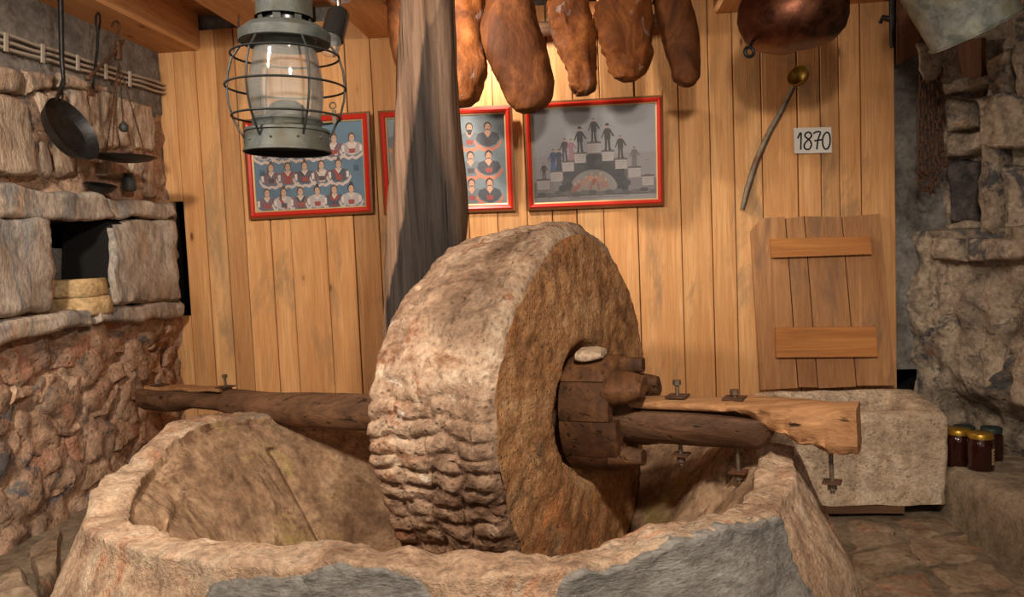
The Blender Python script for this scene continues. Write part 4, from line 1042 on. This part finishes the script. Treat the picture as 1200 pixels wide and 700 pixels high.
# ---------------- things on the left wall
# frying pan
pc = P(86, 151, Y=2.82); pn = V((.90,-.02,.38)).normalized()
upv = (V((0,0,1))-pn*pn.z).normalized()
r = thing('frying_pan', pc-V((0,0,.13)), 'black iron frying pan hanging by a long handle in front of the left wall', 'pan')
b = MB(); R_ = .128; b.lathe([(0,-.045),(R_*.80,-.045),(R_*.86,-.040),(R_,.0),(R_*.985,.001),(R_*.83,-.036),(R_*.78,-.040),(0,-.040)], pc, 48, pn); b.build('dish', M['iron'], r)
top = pc+upv*R_; hx = P(71,0,Y=2.80); lug = P(73,98,Y=2.80)
b = MB(); b.tube([top-pn*.012, lug+V((.006,0,0)), P(72.5,70,Y=2.80), hx, V((hx.x, hx.y, 2.235))], [.007,.007,.009,.010,.010], 8); b.build('handle', M['iron'], r)
b = MB(); sd = pn.cross(upv).normalized(); b.tube([top+sd*.018-pn*.004-upv*.01, lug+V((.012,-.012,.015)), lug+V((-.008,.012,.015)), top-sd*.018-pn*.004-upv*.01], .0045, 6); b.build('handle_loop', M['iron'], r)
# poker
r = thing('poker', P(112,106,X=-1.98), 'slim iron poker with a looped top hanging from the left ceiling beam', 'poker')
pA = [P(x, y, X=-1.99) for x, y in ((115,34),(114,60),(111,84),(109,103))]
b = MB(); b.tube(pA, .006, 6); b.build('rod', M['iron'], r)
b = MB(); lp = [P(x, y, X=-1.99) for x, y in ((114.5,40),(112.3,26),(112.6,18),(115,15),(117.2,18),(117.2,27),(115.2,40))]; b.tube(lp, .005, 6); b.build('loop', M['iron'], r)
b = MB(); e = P(110,107,X=-1.99); b.slab([e+V((-.005,-.02,.018)), e+V((-.005,.02,.018)), e+V((-.005,.02,-.018)), e+V((-.005,-.02,-.018))], (-.012,0,0), 4, 4, .002, 2, .003, .003); b.build('foot', M['rusty'], r)
# steelyard balance with its dish
Xs = -1.955; Ys = P(144,183,X=Xs).y
dc = P(146,185,X=Xs); r = thing('hanging_balance', dc, 'rusty hanging balance with a hook, slanting arm and wide shallow dish', 'balance')
top_ = V((dc.x, dc.y, P(140,60,Y=dc.y).z))
hkp = [P(x, y, X=Xs) for x, y in ((131,31),(133,26),(136,24.5),(139,27),(139.5,33),(137.5,40),(137.5,48))]
b = MB(); b.tube(hkp, .0055, 6); b.build('hook', M['rusty'], r)
b = MB(); b.tube([P(137.5,46,X=Xs), P(138,58,X=Xs), P(139,70,X=Xs)], [.010,.017,.014], 8); b.tube([P(134,55,X=Xs), P(145,47,X=Xs)], .007, 6); b.build('stirrup', M['rusty'], r)
b = MB(); b.tube([P(144,49,X=Xs), P(137,58,X=Xs), P(104,91,X=Xs)], [.008,.008,.006], 8); b.lathe([(0,-.012),(.012,-.008),(.014,0),(.012,.008),(0,.012)], P(103,91.5,X=Xs), 10); b.build('arm', M['rusty'], r)
b = MB(); wz = P(145,149,X=Xs); b.lathe([(0,-.022),(.014,-.018),(.020,-.004),(.018,.010),(.008,.020),(.004,.03),(0,.03)], wz, 14); o = b.build('weight', M['zinc'], r); o['label'] = 'small grey weight on the middle chain'
b = MB(); Rd = .128; b.lathe([(0,-.020),(.05,-.018),(.10,-.009),(Rd,.006),(Rd-.004,.008),(.10,-.005),(.05,-.013),(0,-.015)], dc, 40, (0.05,-.0,1)); b.build('dish', M['iron'], r)
b = MB(); src = P(139,72,X=Xs)
for tgt in (dc+V((.02,-.118,.006)), dc+V((.03,.115,.004)), dc+V((-.1,.02,.004)), wz+V((0,0,.028))):
    nn = int((tgt-src).length/.017)
    for i in range(nn):
        p0, p1 = src+(tgt-src)*(i/nn), src+(tgt-src)*((i+1.25)/nn) if i < nn-1 else tgt; mid = (p0+p1)/2; s_ = V((.0032,0,0)) if i % 2 else V((0,.0032,0))
        b.tube([p0, mid+s_, p1], .0018, 4); b.tube([p0, mid-s_, p1], .0018, 4)
b.build('chains', M['rusty'], r)['kind'] = 'stuff'
# conduits
for k, (y0, y1, w_) in enumerate([(41,93.5,'top'),(49,98.5,'middle'),(56.5,104,'bottom')]):
    A, B = P(7, y0, X=-2.105), P(175, y1, X=-2.105); B = V((A.x, 3.79, B.z+(3.79-B.y)*(B.z-A.z)/(B.y-A.y))); A = A+(A-B)*.35
    b = MB(); n_ = 14; b.tube([A+(B-A)*(i/n_)+V((0,0,.003*math.sin(i*2.1+k))) for i in range(n_+1)], .0065, 8)
    tag(b.build('conduit_pipe', M['pipe']), f'{w_} of the three thin grey conduits along the left wall', 'pipe', 'conduits on the left wall')
for px in (8, 51, 92, 125, 153):
    y0 = 41+(93.5-41)*(px-7)/168; pts = [P(px, y0-3+dy, X=-2.092) for dy in (0, 22 if px < 60 else 18)]
    b = MB(); a, c_ = pts; b.hexa([a+V((0,-.008,0)), a+V((0,.008,0)), c_+V((0,.008,0)), c_+V((0,-.008,0))], (-.006,0,0)); 
    tag(b.build('pipe_clip', M['pipe'], smooth=False), {8:'conduit clip nearest the left edge of the picture', 51:'conduit clip just left of the pan handle', 92:'conduit clip between the pan handle and the poker', 125:'conduit clip just left of the balance hook', 153:'conduit clip nearest the plank wall'}[px], 'clip', 'clips holding the conduits')
# things on the oven ledge
def ledge(px, py): return P(px, py, X=-2.07)
c = ledge(117,226); b = MB(); b.lathe([(0,0),(.03,0),(.05,.012),(.066,.034),(.062,.036),(.046,.016),(0,.010)], c, 24, (.25,-.1,1)); tag(b.build('small_bowl', M['iron']), 'small black bowl tipped on the ledge above the niche', 'bowl')
c = ledge(152,224); b = MB(); b.lathe([(0,0),(.026,0),(.029,.01),(.029,.05),(.022,.066),(.018,.075),(.021,.08),(0,.08)], c, 20); tag(b.build('small_jar', M['zinc']), 'small dull grey jar standing on the ledge below the balance', 'jar')

# ---------------- black spotlight under the ceiling
c1, c0 = P(384,62,Y=2.3), P(398,14,Y=2.36); ax = (c1-c0).normalized(); L_ = (c1-c0).length
r = thing('spotlight', c1, 'small black spotlight fixed to a beam beside the lantern', 'lamp')
b = MB(); b.lathe([(0,0),(.030,0),(.034,.008),(.036,L_*.62),(.036,L_*.66),(.032,L_*.66),(.030,L_*.5),(0,L_*.5)], c0, 12, ax); b.build('housing', M['black'], r)
b = MB(); b.lathe([(.026,L_*.52),(.030,L_*.7),(.031,L_*.95),(.022,L_),(0,L_*1.02)], c0, 20, ax); o = b.build('bulb', M['glass'], r)
b = MB(); b.tube([c0+ax*.01, V((c0.x+.004, c0.y, 2.40)), V((c0.x+.004, c0.y, 2.43))], .008, 8); b.lathe([(0,0),(.03,0),(.03,-.018),(0,-.018)], V((c0.x+.004, c0.y, P(394,2,Y=c0.y).z+.02)), 18); b.build('bracket', M['chrome'], r)

# ---------------- nail hook on the beam
b = MB(); b.tube([P(279,50,Y=3.3), P(280,12,Y=3.3), P(280,4,Y=3.3), P(277,4,Y=3.3), P(275,9,Y=3.3)], .005, 6); b.tube([P(280,12,Y=3.3), V((P(280,4,Y=3.3).x, 3.3, 2.25))], .005, 6)
nh = b.build('wire_hook', M['rusty']); tag(nh, 'thin rusty wire hook hanging from a beam above the lantern', 'hook')

# ---------------- ship lantern
LY = 1.60; lc = P(334, 103, Y=LY); S = .945*(P(403,103,Y=LY)-P(265,103,Y=LY)).length/138
def lz(py): return P(335, py, Y=LY).z
LA = V((.035, 0, 1)).normalized(); lo = V((lc.x-.002, LY, lz(180)))
def lp(py): return (lz(py)-lo.z)
r = thing('ship_lantern', lo, 'old caged glass ship lantern hanging in front of the pictures', 'lantern')
px = S
b = MB(); b.lathe([(49.5*px,lp(179)),(50.5*px,lp(180)),(52*px,lp(179)),(51*px,lp(176)),(49.5*px,lp(174)),(48.5*px,lp(157)),(50*px,lp(156)),(49.5*px,lp(153)),(44*px,lp(151)),(0,lp(151))], lo, 56, LA); b.build('base_ring', M['zinc'], r)
b = MB(); b.lathe([(49.6*px,lp(179.5)),(48.6*px,lp(179)),(47.5*px,lp(172)),(0,lp(171)),(0,lp(168)),(48*px,lp(168))], lo, 56, LA, True); o = b.build('base_shade', M['soot_and_shade'], r); o['label'] = 'underside of the lantern base, its inner shade coloured black'  # the shade inside the open base is painted black
for k in range(10):
    a = 2*math.pi*k/10+.3; d = V((math.cos(a), math.sin(a), 0)); b = MB(); b.lathe([(0,0),(.0028,0),(.002,.002),(0,.003)], lo+LA*lp(166)+d*49.2*px, 8, d); b.build('rivet', M['zinc'], r)
b = MB(); b.lathe([(41*px,lp(152)),(40*px,lp(146)),(42*px,lp(143)),(40*px,lp(140)),(20*px,lp(139)),(0,lp(139))], lo, 40, LA)
b.build('burner_plate', M['zinc'], r)
b = MB(); b.lathe([(24*px,lp(140)),(24*px,lp(132)),(20*px,lp(124)),(12*px,lp(119)),(0,lp(117))], lo, 32, LA); b.build('burner_dome', M['zinc'], r)
gl = [(37,146),(39,138),(42,126),(43.5,112),(43.5,98),(41,82),(38,68),(36.5,58),(36.5,46)]
b = MB(); b.lathe([(a*px, lp(y)) for a, y in gl]+[((a-1.2)*px, lp(y)) for a, y in gl[::-1]], lo, 56, LA, True); b.build('glass_globe', M['glass'], r)
b = MB(); b.lathe([(36*px,lp(44)),(50*px,lp(52)),(53*px,lp(51)),(53.5*px,lp(40)),(51*px,lp(38)),(44*px,lp(32)),(30*px,lp(29)),(30*px,lp(33)),(36*px,lp(44))], lo, 56, LA); b.build('cap_ring', M['zinc'], r)
b = MB(); b.lathe([(28*px,lp(36)),(28*px,lp(20)),(27*px,lp(20)),(27*px,lp(36))], lo, 40, LA, True); b.build('vent_core', M['black'], r)
for k in range(8):
    a = 2*math.pi*k/8+.1; d = V((math.cos(a), math.sin(a), 0)); t_ = V((-math.sin(a), math.cos(a), 0)); b = MB()
    b.hexa([lo+d*29*px+t_*4.5*px+LA*lp(33), lo+d*29*px-t_*4.5*px+LA*lp(33), lo+d*31*px-t_*4.5*px+LA*lp(22), lo+d*31*px+t_*4.5*px+LA*lp(22)], d*.002); b.build('vent_tab', M['zinc'], r, smooth=False)
b = MB(); b.lathe([(34.5*px,lp(22)),(33*px,lp(20)),(32.5*px,lp(-22)),(30*px,lp(-30)),(14*px,lp(-42)),(0,lp(-46)),(0,lp(-44)),(13*px,lp(-40)),(29*px,lp(-28)),(31*px,lp(-20)),(31.5*px,lp(20))], lo, 48, LA); b.build('chimney', M['zinc'], r)
cage = [(50,50),(57,60),(62,66),(67,84),(69,103),(67.5,120),(62.5,138),(55,153),(49,163)]
for k in range(6):
    a = math.radians(13+60*k); d = V((math.cos(a), math.sin(a), 0))
    pts = []
    for i in range(len(cage)-1):
        for s in range(3): t = s/3; pts.append((cage[i][0]+(cage[i+1][0]-cage[i][0])*t, cage[i][1]+(cage[i+1][1]-cage[i][1])*t))
    pts.append(cage[-1]); b = MB(); b.tube([lo+d*a_*px+LA*lp(y_) for a_, y_ in pts], .0024, 8); b.build('cage_wire', M['wire'], r)
for ra, y_ in ((62,66),(69,103),(62.5,138)):
    b = MB(); b.torus(lo+LA*lp(y_), (ra+.8)*px, .0024, LA, 64, 8); b.build('cage_hoop', M['wire'], r)
# bail folded down on the left and filler plate
f = V((-.1,.06,0))
b = MB(); b.tube([lo+V((-47*px,.065,lp(58))), lo+V((-52*px,.068,lp(78))), lo+V((-52*px,.068,lp(112))), lo+V((-45*px,.07,lp(120))), lo+V((-35*px,.075,lp(121)))], .003, 8); b.build('side_lever', M['wire'], r)
b = MB(); b.slab([lo+V((-62*px,.062,lp(88))), lo+V((-46*px,.066,lp(80))), lo+V((-42*px,.068,lp(118))), lo+V((-54*px,.064,lp(116)))], (0,.004,0), 6, 6, .001, 3, .003, .003); b.build('side_plate', M['zinc'], r)
b = MB(); b.torus(lo+V((53*px,.03,lp(124))), .0065, .0016, (.1,-1,0), 18, 6); b.hexa([lo+V((51*px,.03,lp(129))), lo+V((56*px,.03,lp(129))), lo+V((57*px,.028,lp(146))), lo+V((52*px,.028,lp(146)))], (0,.004,0)); b.build('latch', M['bolt'], r)
b = MB(); hz = lo.z+lp(-30); b.tube([lo+LA*lp(-20)+V((32*px*math.cos(a), 0, .12*math.sin(a))) for a in [math.pi*i/16 for i in range(17)]], .003, 6)
b.tube([V((lo.x+.02, LY, lo.z+lp(-20)+.12)), V((lo.x+.02, LY, 2.243 if False else 2.43))], .003, 6); b.build('bail', M['wire'], r)
